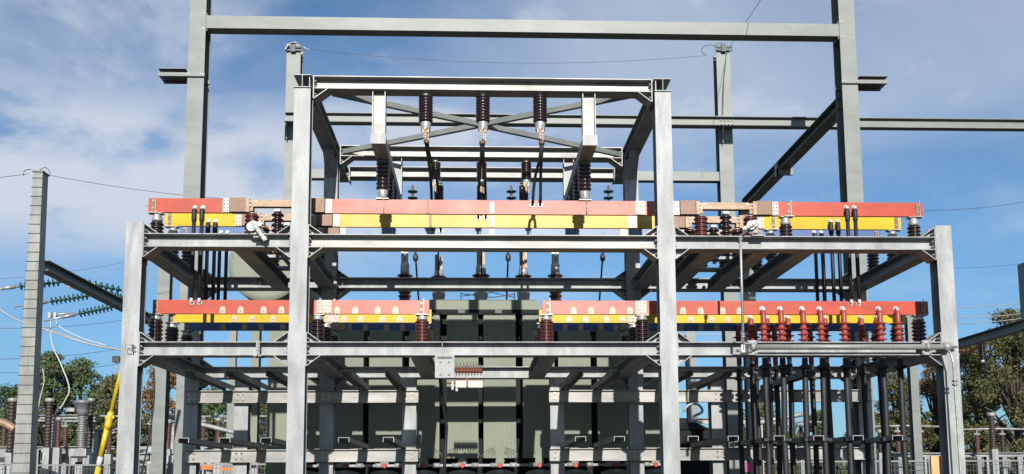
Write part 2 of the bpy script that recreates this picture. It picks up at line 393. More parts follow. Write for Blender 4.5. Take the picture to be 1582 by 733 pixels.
for x in (lx(241), lx(490), aX(649, 554, 12.35), aX(846, 554, 12.35), lx(993), lx(1419)): dbeam(x, YFB+.012, YBB-.012, Z2-.004)
# flat diagonals of the roof
for a, b, dz in (((XI[0]+.35, YF+.3), (XBI[1]-.05, YB+.1), 0), ((XI[1]-.35, YF+.3), (XBI[0]+.12, YB+.1), .02)):
    k = MB(); k.bar((a[0], a[1], ZT-.10+dz), (b[0], b[1], ZT-.10+dz), .008, .075); k.bar((a[0], a[1]+.03, ZT-.135+dz), (b[0], b[1]+.03, ZT-.135+dz), .06, .007); part('roof_brace', k, 'paint_grey', frame)
# low rear beams on the rear columns, bolted from the front
def lowbeam(px0, px1, ytop, ybot):
    x0, x1 = aX(px0, 650, YB-.1), aX(px1, 650, YB-.1); zt, zb = aZ(745, ytop, YB-.1), aZ(745, ybot, YB-.1)
    b = MB(); b.ibeam((x0, YB-.055, (zt+zb)/2), (x1, YB-.055, (zt+zb)/2), zt-zb, .10, (0,0,1), .012, .008)
    o = part('rail_beam', b, 'galv_bright', frame, (x0, YB-.055, zb))
    for x in list(lowX)+list(XBI)+list(XBO):
        if x0-.05 < x < x1+.05:
            bl = MB(); xx = min(max(x, x0+.1), x1-.1)
            bolts(bl, xx, YB-.06, (zt+zb)/2, .042, .042, r=.016); part('rail_bolts', bl, 'bolt', o)
for yt, yb in ((603, 622), (693.5, 713)):
    lowbeam(285, 646, yt, yb); lowbeam(849, 1350, yt, yb)
# C channels running back from the front, two rows
chX = [-2.66*1.02, -2.26*1.02, -1.87*1.02, -1.15, -.72, 1.22, 1.62, 2.28, 2.70, 3.11, 3.50, 3.90, 4.29]
chX = [aX(p, 680, 12.35) for p in (283, 347, 411, 531, 600, 897, 957, 1071, 1133, 1204, 1265, 1326, 1387)]
for x in chX:
    zt = aZ(745, 675, 12.35)
    c = MB(); c.channel((x, 12.35, zt-.033), (x, YB-.01, zt-.033), .066, .145, (0,0,1), .008); part('cable_channel', c, 'galv', frame)
zu = aZ(745, 603, YB-.1)
for x in chX[:9]+[chX[10]]:
    c = MB(); c.channel((x, 12.55, zu+.04), (x, YB+.03, zu+.04), .078, .145, (0,0,1), .008); part('cable_channel', c, 'galv', frame)
# cantilever hangers from the top beam, carrying the bar insulators
HX = [aX(584.5, 180, 12.0), aX(911, 180, 12.0)]
for hx in HX:
    zt = ZT-BH; zb = aZ(584, 206, 12.0); zb2 = aZ(584, 222, 12.0)
    h = MB(); h.ibeam((hx, YFB, zb), (hx, YFB, zt-.002), .175, .15, (1,0,0), .012, .008); o = part('hanger_post', h, 'galv_bright', frame)
    h = MB(); h.box((hx-.1, YF+.0, zb2), (hx+.1, YF+.012, zb)); h.box((hx-.092, YF+.012, zb2+.001), (hx+.092, 15.3, zb-.001)); part('hanger_arm', h, 'galv', frame)
    sx = 1 if hx < 0 else -1
    h = MB(); h.ibeam((hx+sx*.02, YBB, zb), (hx+sx*.02, YBB, zt-.002), .17, .15, (1,0,0), .012, .008); part('hanger_post', h, 'galv', frame)

# ------------------------------------------------------------------ insulators
def shed_profile(t0, t1, r, n, core=.6, flat=False):
    """alternating sheds between t0 and t1"""
    p = [(t0, r*core)]; dt = (t1-t0)/n
    for i in range(n):
        a = t0+i*dt
        p += [(a+dt*.12, r*core), (a+dt*.22, r*(.97 if i % 2 == 0 else .97)), (a+dt*.42, r), (a+dt*.88, r*core*1.08)]
    p += [(t1, r*core)]
    return p
def post_insulator(x, y, z0, z1, r, label, group, n=7, mt='porcelain', hang=False, name='post_insulator', cap=.20, plate=True, core=.72):
    """z0 fixed end, z1 bar end"""
    t = thing(name, (x, y, min(z0, z1)), label, 'insulator', group)
    L = abs(z1-z0); ax = (0,0,1) if z1 > z0 else (0,0,-1)
    b = MB(); b.lathe((x,y,z0), ax, shed_profile(.05*L, (1-cap)*L, r, n, core)); part('ribbed_body', b, mt, t)
    b = MB(); b.lathe((x,y,z0), ax, [(0, r*.62), (.05*L, r*.62)]); part('base_flange', b, 'silver', t)
    b = MB(); b.lathe((x,y,z0), ax, [((1-cap)*L, r*.74), ((1-cap*.75)*L, r*.78), ((1-cap*.3)*L, r*.62), (L-.012, r*.60)])
    c = part('cap', b, 'silver', t)
    if plate:
        b = MB(); s = ax[2]; b.box((x-r*.9, y-.055, z1-s*.012), (x+r*.9, y+.055, z1-s*.001)); part('top_plate', b, 'tinned', c)
    return t

DR, DY, DB = 12.65, 13.33, 14.03
PH = (('red', DR), ('yellow', DY), ('blue', DB))
UT = aZ(745, 309.5, DR); UB = aZ(745, 331, DR)          # upper level top / bottom of the bars
LT = aZ(745, 464.5, DR); LB = aZ(745, 485.5, DR)        # lower level
print('upper', UT, UB, 'lower', LT, LB, Z1, Z2)
TH = .05
# posts under the bars
RI = .092
spots_u = [(ux(242), 'left end'), (ux(1214), 'inner part of right length'), (ux(1412), 'right end')]
for c, d in PH:
    for x, wh in spots_u:
        post_insulator(x, d+.045, Z1-.004, UB-.004, RI, f'dark ribbed insulator under the {wh} of the upper {c} bar', 'dark insulators under the upper bars', n=6, cap=.26)
spots_l = [(lx(240), 'far left end', 'porcelain'), (lx(491), 'part by the left tall column', 'porcelain'), (lx(652), 'tip left of the gap', 'porcelain_red'),
           (lx(844), 'tip right of the gap', 'porcelain_red'), (lx(992), 'part by the right tall column', 'porcelain'), (lx(1420), 'far right end', 'porcelain')]
for c, d in PH:
    for x, wh, mt in spots_l:
        dark = 'reddish brown' if mt == 'porcelain_red' else 'dark'  # shade put into colour: near-black at shadowed spots, reddish at sunlit tips
        post_insulator(x, d+.045, Z2-.004, LB-.004, .098, f'{dark} ribbed insulator under the {wh} of the lower {c} bar'.replace(', of', ' of'), 'insulators under the lower bars', n=8 if mt == 'porcelain_red' else 7, mt=mt, cap=.16)
# insulators hung under the hanger arms
za = aZ(584, 222, 12.0)
for c, d in PH:
    for hx, sd in zip(HX, ('left', 'right')):
        post_insulator(hx, d-.02+.045, za, UT+.002, .095, f'dark ribbed insulator hanging from the {sd} steel arm onto the upper {c} bar', 'insulators hanging onto the upper bars', n=7, cap=.24)
# hanging insulators of the roof beams
def hang_ins(px, ytop, ycap, ysh, ybot, yd, r, label, group, n, fork=True):
    x = aX(px, ytop, yd); z0 = aZ(px, ytop, yd); z1 = aZ(px, ybot, yd)
    t = thing('hanging_insulator', (x, yd, z1), label, 'insulator', group)
    a, b_ = z0-aZ(px, ycap, yd), z0-aZ(px, ysh, yd); L = z0-z1
    b = MB(); b.lathe((x,yd,z0), (0,0,-1), [(0, r*.75), (.012, r*.75), (.013, r*.45), (a-.01, r*.5), (a, r*.62)]); part('top_fitting', b, 'silver', t)
    b = MB(); b.lathe((x,yd,z0), (0,0,-1), shed_profile(a, b_, r, n, .80)); part('ribbed_body', b, 'porcelain', t)
    b = MB(); b.lathe((x,yd,z0), (0,0,-1), [(b_, r*.72), (b_+.01, r*.72), (L*.97, r*.66), (L, r*.6)]); part('end_cap', b, 'silver', t)
    k = MB(); k.box((x-.045, yd-.05, z1-.03), (x+.045, yd-.038, z1+.045)); k.box((x-.022, yd-.066, z1-.13), (x+.0, yd-.052, z1+.03)); k.box((x-.012, yd-.05, z1-.13), (x+.010, yd+.03, z1))
    k.box((x+.028, yd-.03, z1-.14), (x+.038, yd-.02, z1+.02))
    for q in range(4): k.bolt((x-.011, yd-.067, z1-.11+q*.035), (0,-1,0), .010)
    part('terminal', k, 'copper_tan', t)
    return t
grp = 'insulators hanging from the roof beams'
for px, wh in ((658, 'left'), (746, 'middle'), (834, 'right')):
    hang_ins(px, 143, 150, 190, 203, YFB, .098, f'large brown ribbed insulator hanging from the front roof beam, {wh} one of three', grp, 9)
for px, wh in ((673, 'left'), (744, 'middle'), (813, 'right')):
    hang_ins(px, 246, 252, 279, 287, YBB, .085, f'brown ribbed insulator hanging from the middle roof beam, {wh} one of three', grp, 8)
for px, wh in ((678, 'left'), (744, 'middle'), (809, 'right')):
    hang_ins(px, 283, 288, 312, 320, YC, .085, f'dark ribbed insulator hanging from the rearmost roof beam, {wh} one of three', grp, 8)

# ------------------------------------------------------------------ bars
def lug_plate(mb, x, y, zb, w_=.036, h_=.095):
    n = 8; pts = [(-w_, 0), (w_, 0), (w_, h_-w_)]+[(w_*math.cos(math.pi*k/n), h_-w_+w_*math.sin(math.pi*k/n)) for k in range(1, n)]+[(-w_, h_-w_)]
    mb.prism(pts, (x, y-.0005, zb+.001), (x, y-.009, zb+.001), (1,0,0), (0,0,1))
def joint(o, x, y, zt, zb, nx, nz, w_, mt='tinned', bm='silver', sp=None):
    if nx > 2: mt = 'splice_copper'
    j = MB(); j.box((x-w_/2, y-.014, zb+.002), (x+w_/2, y-.0005, zt-.002)); q = part('splice_plate', j, mt, o)
    b = MB()
    for i in range(nx):
        for k in range(nz):
            b.bolt((x-w_/2+w_*(i+.5)/nx, y-.014, zb+(zt-zb)*(k+.5)/nz), (0,-1,0), .0115)
    part('bolts', b, bm, q)
def bar(name, x0, x1, d, zt, zb, mt, label, lugs=(), joints=(), straps=(), cat='busbar', chamfer=0):
    b = MB(); b.box((x0, d, zb), (x1, d+TH, zt))
    t = single(name, b, mt, (x0, d, zb), label, cat, 'painted busbars')
    for px in lugs:
        yy = (zt+zb)/2; ypx = 478 if d == DR else (490 if d == DY else 501)
        x = aX(px, ypx, d); l = MB(); lug_plate(l, x, d, zb, .040, .10); q = part('contact_plate', l, 'lug_gold', t)
        b = MB(); b.bolt((x, d-.009, zb+.045), (0,-1,0), .012); part('bolt', b, 'silver', q)
    for x, nx, nz, w_ in joints: joint(t, x, d, zt, zb, nx, nz, w_)
    for x in straps:
        s = MB(); s.box((x-.022, d-.008, zb+.004), (x+.022, d-.0005, zt-.006)); q = part('copper_strap', s, 'copper', t)
        b = MB()
        for k in (.28, .78): b.bolt((x, d-.008, zb+(zt-zb)*k), (0,-1,0), .0125)
        part('bolt', b, 'tinned', q)
        r_ = MB(); r_.box((x+.028, d-.012, zb-.01), (x+.036, d-.002, zt+.03)); r_.box((x-.07, d-.03, zb-.014), (x+.07, d+TH+.03, zb-.002))
        part('bracket', r_, 'tinned', t)
    return t
UL = {}
for (c, d), fm in zip(PH, ('red', 'yellow', 'blue')):
    UL['l', c] = bar(f'{c}_busbar', ux(229), XCL-.651, d, UT, UB, f'{fm}_paint', f'bright {c} upper bar between left outer column and left tall column', straps=(ux(237),), joints=((XCL-.70, 2, 4, .085),))
    UL['c', c] = bar(f'{c}_busbar', XCL+.651, XCR-.651, d, UT, UB, f'{fm}_faded', f'faded {c} upper bar spanning between the two tall columns', joints=((XCL+.70, 2, 4, .085), (ux(989), 3, 4, .14), (XCR-.70, 2, 4, .085)), straps=())
    UL['r', c] = bar(f'{c}_busbar', XCR+.651, ux(1425), d, UT, UB, f'{fm}_paint', f'bright {c} upper bar right of the copper switch, towards the right outer column', straps=(ux(1218), ux(1417)), joints=((XCR+.70, 2, 4, .085),))
    # fixing rods of the hung insulators and end studs
    r_ = MB()
    for hx in HX: r_.tube([(hx+.02, d-.03, UT+.02), (hx+.02, d-.03, UB-.02)], .006, 8)
    part('fixing_rod', r_, 'silver', UL['c', c])
    for k, x, s_ in (('l', ux(229), -1), ('r', ux(1425), 1)):
        r_ = MB(); r_.tube([(x, d+.025, (UT+UB)/2), (x+s_*.05, d+.025, (UT+UB)/2)], .008, 8); part('end_stud', r_, 'silver', UL[k, c])
# small clamp strip in the middle of the upper central bars
for (c, d), px in zip(PH, (760, 760, 760)):
    x = aX(px, 330, d); s_ = MB(); s_.box((x-.028, d-.012, UB+.01), (x+.028, d-.001, UT-.03)); q = part('earthing_strap', s_, 'tinned', UL['c', c])
    b = MB()
    for k in (.25, .5, .75): b.bolt((x, d-.012, UB+(UT-UB)*k*.85), (0,-1,0), .011)
    part('bolt', b, 'tinned', q)
    x = aX((661, 665, 669)[PH.index((c, d))], 330, d); s_ = MB(); s_.box((x-.02, d-.008, UB+.006), (x+.02, d-.001, UT-.012)); part('copper_strap', s_, 'copper', UL['c', c])
LLg = {'red': ((344, 372, 407.5, 435), (521, 549, 583.5, 611), (886, 913, 946, 973), (1055, 1082, 1116, 1142)),
       'yellow': ((362.5, 389, 422.5), (531.5, 557.5, 591, 617.5), (879, 904.5, 937, 962), (1067, 1099, 1124)),
       'blue': ((345, 378, 404, 437), (540, 565, 597, 622), (873, 897, 928, 951), (1052, 1083, 1107))}
LO = {}
for c, d in PH:
    a, b_, c_, d_ = LLg[c]
    LO['l', c] = bar(f'{c}_busbar', lx(236), lx(480), d, LT, LB, f'{c}_paint', f'{c} lower bar running from left outer column behind left tall column', lugs=a, straps=(lx(240),))
    LO['c', c] = bar(f'{c}_busbar', lx(481), lx(663), d, LT, LB, 'red_semi' if c == 'red' else f'{c}_paint', f'{c} lower bar from left tall column to the central gap', lugs=b_, joints=((lx(501), 4, 4, .2),), straps=(lx(651),))
    LO['d', c] = bar(f'{c}_busbar', lx(838), lx(1025), d, LT, LB, 'red_semi' if c == 'red' else f'{c}_paint', f'{c} lower bar from the central gap to right tall column', lugs=c_, joints=((lx(990), 3, 4, .155),), straps=(lx(846),))
    LO['r', c] = bar(f'{c}_busbar', lx(1026), lx(1434), d, LT, LB, f'{c}_paint', f'{c} lower bar carrying the cable ends from right tall column to right outer column', lugs=d_, straps=(lx(1424),))

# ------------------------------------------------------------------ disconnectors
def disconnector(xc, d, c, side):
    yc = d+TH/2; zc = (UT+UB)/2; H = UT-UB
    t = thing('switch_disconnector', (xc, yc, Z1), f'bare copper blade switch on ribbed insulators in the {side} bay, upper {c} line', 'switch', 'copper blade switches in the upper bars')
    for s in (-1, 1):
        b = MB(); xa = xc+s*.645; xb = xc+s*.43
        b.box((xa, yc-.06, UB+.006), (xb, yc+.06, UT+.004)); q = part('terminal_block', b, 'copper', t)
        bl = MB()
        for i in (0, 1):
            for k in (.45, .72): bl.bolt((xb-s*(.03+i*.035)-s*.0, yc-.06, UB+H*k), (0,-1,0), .012)
        part('bolts', bl, 'tinned', q)
        b = MB(); b.box((xc+s*.425, yc-.075, UB+.0), (xc+s*.375, yc+.075, UT-.01)); b.box((xc+s*.375, yc-.05, UB+.02), (xc+s*.33, yc+.05, UT-.03)); part('contact_jaw', b, 'copper_tan', t)
        b = MB(); b.lathe((xc+s*.35, yc, Z1-.004), (0,0,1), shed_profile(0, UB-Z1-.012, .098, 8, .72)); q = part('ribbed_insulator', b, 'porcelain_red', t)
        b = MB(); b.lathe((xc+s*.35, yc, UB-.016), (0,0,1), [(0, .06), (.014, .06)]); part('insulator_cap', b, 'silver', q)
    b = MB(); b.box((xc-.33, yc-.045, UT-.115), (xc+.33, yc-.035, UT-.018)); b.box((xc-.33, yc+.035, UT-.115), (xc+.33, yc+.045, UT-.018)); b.box((xc-.33, yc-.035, UT-.10), (xc+.33, yc+.035, UT-.09))
    q = part('blade', b, 'copper_tan', t); bl = MB()
    for s in (-1, 1): bl.bolt((xc+s*.30, yc-.045, UT-.05), (0,-1,0), .012); bl.bolt((xc+s*.22, yc-.045, UT-.09), (0,-1,0), .008)
    part('bolts', bl, 'silver', q)
    b = MB(); b.lathe((xc, yc, Z1+.05), (0,0,1), shed_profile(0, UB-Z1-.03, .085, 6, .5)); q = part('drive_insulator', b, 'porcelain', t)
    b = MB(); b.box((xc-.04, yc-.04, UB+.02), (xc+.04, yc+.04, UB+.055)); part('insulator_cap', b, 'white_cer', q)
    b = MB(); b.box((xc-.40, yc-.08, Z1-.004), (xc+.40, yc+.08, Z1+.035)); part('base_channel', b, 'galv', t)
for c, d in PH:
    disconnector(XCL, d, c, 'left'); disconnector(XCR, d, c, 'right')

# switch drive levers and rods
def drive(px, py, arm, name, label):
    y = YF-.06; p = at(px, py, y)
    t = thing(name, p, label, 'switch lever', 'switch drive levers')
    b = MB(); b.box((p.x-.06, y+.012, p.z-.11), (p.x+.06, y+.03, p.z-.0)); part('mounting_plate', b, 'galv', t)
    b = MB(); b.lathe((p.x, y-.06, p.z), (0,1,0), [(0, .045), (.02, .05), (.06, .05), (.14, .035), (.25, .03)])
    b.lathe((p.x-.04, y-.04, p.z-.02), (0,1,0), [(0, .06), (.012, .065), (.02, .03)], 12); b.lathe((p.x+.06, y-.03, p.z+.02), (0,1,0), [(0, .035), (.03, .035)], 8)
    part('hub', b, 'silver', t)
    e = V((arm[0], 0, arm[1])); L = e.length; e.normalize()
    b = MB(); b.bar(V((p.x, y-.05, p.z))-e*.06, V((p.x, y-.05, p.z))+e*L, .010, .055, V((e.z, 0, -e.x)))
    b.bar(V((p.x, y-.075, p.z))-e*.03, V((p.x, y-.075, p.z))+e*L*.9, .010, .04, V((e.z, 0, -e.x)))
    q = part('lever_arm', b, 'galv_bright', t)
    bl = MB()
    for k in (.2, .45, .7, .95): bl.bolt(V((p.x, y-.08, p.z))+e*L*k, (0,-1,0), .013)
    part('bolts', bl, 'bolt', q)
    b = MB(); b.box((p.x-.02, YF-.05, p.z-.15), (p.x+.15, YF+.10, p.z-.135)); b.lathe((p.x+.02, y+.03, p.z-.0), (0,1,0), [(0, .03), (2.1, .03)], 12); part('cross_shaft', b, 'galv', t)
    return t, p
drive(394, 349, (.15, -.21), 'drive_lever', 'silver perforated lever on the switch drive beside the left tall column')
_, pr = drive(1164, 347, (-.155, -.085), 'drive_lever', 'silver slanted lever on the switch drive right of the right tall column')
yr = 11.62
t = thing('operating_rod', at(1150, 545, yr), 'thin vertical silver rod linking the right switch lever to the lower shaft', 'rod')
b = MB(); b.tube([at(1144, 364, yr+.1), at(1144, 372, yr), at(1148.5, 541, yr)], .0165, 12); part('rod', b, 'silver', t)
b = MB(); p = at(1144, 366, yr); b.lathe(p+V((0,0,-.045)), (0,0,1), [(0,.026),(.012,.026),(.013,.018),(.028,.018),(.029,.028),(.045,.028)], 12); p = at(1148, 522, yr); b.lathe(p, (0,0,1), [(0,.028),(.012,.028),(.013,.02),(.03,.02),(.031,.028),(.05,.028)], 12)
p = at(1148, 545, yr); b.bar(p, p+V((0,0,.10)), .05, .03, (0,1,0)); part('coupling', b, 'silver', t)
t = thing('operating_shaft', at(1160, 537, 11.9), 'thick horizontal silver tube shaft in front of the lower right beam', 'shaft')
ys = 11.92; pa, pb = at(1166, 536.3, ys), at(1462, 536.5, ys); pb.z = pa.z
b = MB(); b.tube([pa, pb], .037, 18); part('tube', b, 'galv_bright', t)
b = MB()
for px in (1163, 1433):
    p = at(px, 536, ys); p.z = pa.z
    b.box((p.x-.06, ys+.02, p.z-.10), (p.x+.06, ys+.06, p.z+.09)); b.lathe(p+V((-.03,0,0)), (1,0,0), [(0,.05),(.06,.05)], 16)
    for a in (-.045, .045):
        for c_ in (-.08, .07): b.bolt((p.x+a, ys+.02, p.z+c_), (0,-1,0), .012)
part('bearing', b, 'galv', t)
b = MB(); p = at(1150, 540, ys); b.lathe(p+V((-.10,0,-.02)), (1,0,0), [(0,.02),(.2,.02)], 12); b.bar(p+V((0,-.12,.06)), p+V((0,.04,-.06)), .09, .02); part('crank', b, 'silver', t)
b = MB(); p = at(1462, 536, ys); b.lathe(V((p.x-.05, ys, pa.z)), (1,0,0), [(0,.03),(.02,.06),(.09,.06),(.1,.03),(.2,.012)], 16); part('end_crank', b, 'galv_bright', t)
t = thing('crank_rod', at(1480, 640, 11.8), 'bent thin steel crank rod running down the right outer column', 'rod')
b = MB(); b.tube([at(1462, 540, 11.86), at(1468, 545, 11.8), at(1473, 562, 11.8), at(1474.5, 590, 11.8), at(1484, 733, 11.8), at(1492, 860, 11.8)], .014, 10); part('rod', b, 'silver', t)
b = MB()
for yy in (590, 596):
    p = at(1475, yy, 11.8); b.lathe(p, (0,0,1), [(0,.032),(.02,.032)], 12)
part('coupling', b, 'bolt', t)
# small bracket and its shadow caster on left outer column, joint collar on lower left beam
b = MB(); p = at(202, 540, YF-.03)
for dx, dz, sx, sz in ((-.02, .05, .06, .008), (-.02, -.02, .06, .008), (-.045, .015, .008, .07)): b.box((p.x+dx-sx/2, YF-.10, p.z+dz-sz/2), (p.x+dx+sx/2, YF-.085, p.z+dz+sz/2))
b.box((p.x+.02, YF-.10, p.z-.03), (p.x+.035, YF-.002, p.z+.06)); b.bolt((p.x+.045, YF-.002, p.z+.035), (0,-1,0), .014); b.bolt((p.x+.045, YF-.002, p.z-.02), (0,-1,0), .014)
single('cable_bracket', b, 'bolt', p, 'small steel cable bracket bolted on the face of left outer column', 'bracket')
b = MB(); p = at(397, 540, YF-.02); b.box((p.x-.012, YF-.02, Z2-BH-.01), (p.x+.0, YF+.0, Z2+.012)); b.box((p.x+.02, YF-.02, Z2-BH-.01), (p.x+.03, YF, Z2+.012))
for k in range(4): b.bolt((p.x+.01, YF-.012, Z2-BH+.02+k*.045), (0,-1,0), .014)
b.box((p.x-.05, YF+.0, Z2-BH-.012), (p.x+.05, YF+.2, Z2-BH-.003)); single('beam_clamp', b, 'galv_bright', p, 'bolted clamp around the lower left beam near the left tall column', 'clamp')

# ------------------------------------------------------------------ plate box with ribbed resistor below lower centre beam
t = thing('mounting_box', at(687, 585, 11.95), 'square grey steel box with four bolt holes under the lower centre beam', 'box')
ya = 11.96; a = at(672, 584, ya); b_ = at(702, 553, ya); b_.z = Z2-BH-.003
b = MB(); b.box((a.x, ya, a.z), (b_.x, ya+.01, b_.z)); b.box((a.x, ya+.01, a.z), (a.x+.01, ya+.14, b_.z)); b.box((b_.x-.01, ya+.01, a.z), (b_.x, ya+.14, b_.z)); part('plate', b, 'zinc_plate', t)
b = MB()
for fx in (.28, .72):
    for fz in (.12, .68): b.disc((a.x+(b_.x-a.x)*fx, ya-.003, a.z+(b_.z-a.z)*fz), (0,1,0), .012, .004)
b.box((a.x+.03, ya-.004, b_.z-.05), (b_.x-.03, ya-.001, b_.z-.02)); part('holes', b, 'dark_steel', t)
t = thing('ribbed_resistor', at(724, 580, 12.2), 'rusty brown ribbed coil above white ceramic blocks beside the grey box', 'resistor')
yr2 = 13.6; p0, p1 = at(703, 573, yr2), at(746, 573, yr2); Lr = p1.x-p0.x
b = MB(); pr_ = []
nn = 9
for i in range(nn):
    q = i*Lr/nn; pr_ += [(q, .035), (q+Lr/nn*.2, .035), (q+Lr/nn*.3, .075), (q+Lr/nn*.5, .075), (q+Lr/nn*.6, .035)]
b.lathe(p0, (1,0,0), pr_+[(Lr, .035)], 16); part('ribbed_coil', b, 'rust', t)
b = MB(); z_ = aZ(720, 590, yr2)
b.box((p0.x+.01, yr2-.06, z_-.09), (p0.x+.165, yr2+.05, z_+.01)); b.box((p0.x+.19, yr2-.06, z_-.09), (p1.x, yr2+.05, z_+.01)); b.box((p0.x-.05, yr2-.04, z_-.12), (p0.x-.02, yr2, z_-.0)); b.box((p0.x+.01, yr2-.04, z_-.14), (p0.x+.04, yr2, z_-.061)); part('ceramic_block', b, 'white_cer', t)
b = MB(); b.box((p0.x+.166, yr2-.07, z_-.07), (p0.x+.189, yr2+.06, z_+.04)); b.box((p0.x, yr2-.03, z_+.011), (p1.x, yr2+.03, z_+.03)); b.box((p0.x-.12, yr2+.02, z_-.02), (p1.x, yr2+.12, z_-.0)); part('bracket', b, 'rust', t)
b = MB()
for k in range(8): b.tube([(p0.x+.03+k*Lr/8.5, yr2-.03, p0.z+.06), (p0.x+.03+k*Lr/8.5, yr2-.03, p0.z+.12)], .004, 6)
b.box((p0.x, yr2-.035, p0.z+.055), (p1.x, yr2-.025, p0.z+.075)); part('pins', b, 'dark_steel', t)

b = MB(); b.tube([at(680, 587, 12.3), at(684, 620, 12.5), at(690, 660, 12.7), at(688, 700, 12.7), at(684, 760, 12.7)], .022, 10)
single('power_cable', b, 'rubber', at(684, 700, 12.7), 'black cable drooping from below the grey box in the centre', 'cable')
# ------------------------------------------------------------------ cables
def lug(mb, x, y, z, r=.030):
    mb.lathe((x, y, z), (0,-1,0), [(0, r), (.012, r)], 18); mb.bolt((x, y-.012, z), (0,-1,0), .014)
def pair_cable(x, y, z1, z0, label, group, r=.027, low_lug=True):
    t = thing('power_cable', (x, y, z0), label, 'cable', group)
    yy = y-.045
    b = MB(); b.tube([(x, yy, z1-.05), (x, yy, z0+(.05 if low_lug else 0))], r, 12); part('cable', b, 'rubber', t)
    b = MB(); b.lathe((x, yy, z1-.05), (0,0,-1), [(-.02, r*.9), (0, r*1.25), (.14, r*1.3), (.16, r*1.05)], 14); part('boot', b, 'rubber', t)
    b = MB(); lug(b, x, y-.0005, z1); b.box((x-.02, yy-.01, z1-.06), (x+.02, y-.013, z1)); part('lug', b, 'silver', t)
    if low_lug:
        b = MB(); lug(b, x, y-.0005, z0-.01); b.box((x-.018, yy-.01, z0-.005), (x+.018, y-.013, z0+.10)); part('lower_lug', b, 'silver', t)
    return t
zl = {'red': 321, 'yellow': 342, 'blue': 359}
leftc = {'red': (302, 314), 'yellow': (323, 334), 'blue': (341.5, 352)}
rightc = {'red': (1306.5, 1318.5), 'yellow': (1281.5, 1292.5), 'blue': (1257, 1267.5)}
for c, d in PH:
    for side, dd in (('left', leftc), ('right', rightc)):
        for k, px in enumerate(dd[c]):
            x = aX(px, zl[c], d); z1 = UT-.095 if c == 'red' else UT-.085
            z1 = aZ(px, zl[c], d)
            pair_cable(x, d, z1, LT-.03, f'{"left" if k == 0 else "right"} cable of the black pair joining both {c} bars near the {side} outer column', 'black cables between the upper and lower bars')
# extra black downleads behind right pair
for k, px in enumerate((1272, 1297)):
    x = aX(px, 400, 13.7); b = MB(); b.tube([(x, 13.7, UT-.18), (x, 13.7, LT-.02)], .024, 10)
    single('power_cable', b, 'rubber', (x, 13.7, LT), f'plain black cable between the {"blue and yellow" if k == 0 else "yellow and red"} right cable pairs', 'cable', 'black cables between the upper and lower bars')

def term_cable(px, py, d, c, idx, n):
    p = at(px, py, d); y = d-.055
    ordn = ('first', 'second', 'third', 'fourth', 'fifth', 'sixth', 'seventh', 'eighth')[idx]
    t = thing('terminated_cable', (p.x, y, 0), f'black cable with red shedded end on the lower {c} bar, {ordn} from the left', 'cable', 'shedded power cables on the lower right bars')
    x = p.x; z = p.z
    b = MB(); lug(b, x, d-.0005, z, .036); b.box((x-.022, y-.012, z-.08), (x+.022, d-.013, z)); part('lug', b, 'silver', t)
    b = MB(); pr = [(0, .022), (.02, .036), (.16, .040)]
    for i in range(4):
        a = .17+i*.075; pr += [(a, .040), (a+.012, .080), (a+.018, .080), (a+.03, .040)]
    pr += [(.50, .038), (.60, .036)]
    b.lathe((x, y, z-.03), (0,0,-1), pr, 20); part('termination', b, 'term_red', t)
    b = MB(); b.tube([(x, y, z-.62), (x, y, z-.72)], .034, 14); part('grey_sleeve', b, 'zinc_plate', t)
    b = MB(); b.tube([(x, y, z-.70), (x+random.uniform(-.012,.012), y+random.uniform(-.01,.01), 2.9), (x+random.uniform(-.02,.02), y, 2.25), (x+random.uniform(-.02,.02), y, 1.2), (x, y, 0)], .040, 16); part('cable', b, 'rubber', t)
    b = MB()
    for zz_ in (zu+.12, aZ(745, 678, 12.35)-.02):
        b.box((x-.065, y-.05, zz_-.02), (x+.065, y+.05, zz_+.02)); b.lathe((x, y, zz_-.03), (0,0,1), [(0,.053),(.06,.053)], 14)
    part('cable_clamp', b, 'rubber', t)
cR = (1177, 1204, 1238, 1265, 1300.5, 1356, 1383.5); cY = (1158, 1183, 1215, 1272, 1328, 1352.5); cB = (1138.5, 1164, 1194, 1249, 1305)
for i, px in enumerate(cR): term_cable(px, 477.5, DR, 'red', i, 7)
for i, px in enumerate(cY): term_cable(px, 490, DY, 'yellow', i, 6)
for i, px in enumerate(cB): term_cable(px, 501, DB, 'blue', i, 5)

def bez(p0, p1, p2, p3, n=14):
    return [p0*(1-t)**3+p1*3*t*(1-t)**2+p2*3*t*t*(1-t)+p3*t**3 for t in [i/n for i in range(n+1)]]
def drop(pts, r, name, label, lugat=None, mt='rubber'):
    t = thing(name, pts[-1], label, 'cable', 'flexible leads below the roof insulators')
    b = MB(); b.tube(bez(*[V(p) for p in pts]), r, 12); part('cable', b, mt, t)
    b = MB(); b.tube([pts[0], V(pts[0])*.9+V(pts[1])*.1], r*1.5, 10); 
    part('upper_sleeve', b, 'copper', t)
    if lugat:
        b = MB()
        for (x, y, z) in lugat: lug(b, x, y-.0005, z, .034); b.box((x-.02, y-.06, z), (x+.02, y-.013, z+.06))
        part('lug', b, 'silver', t)
    return t
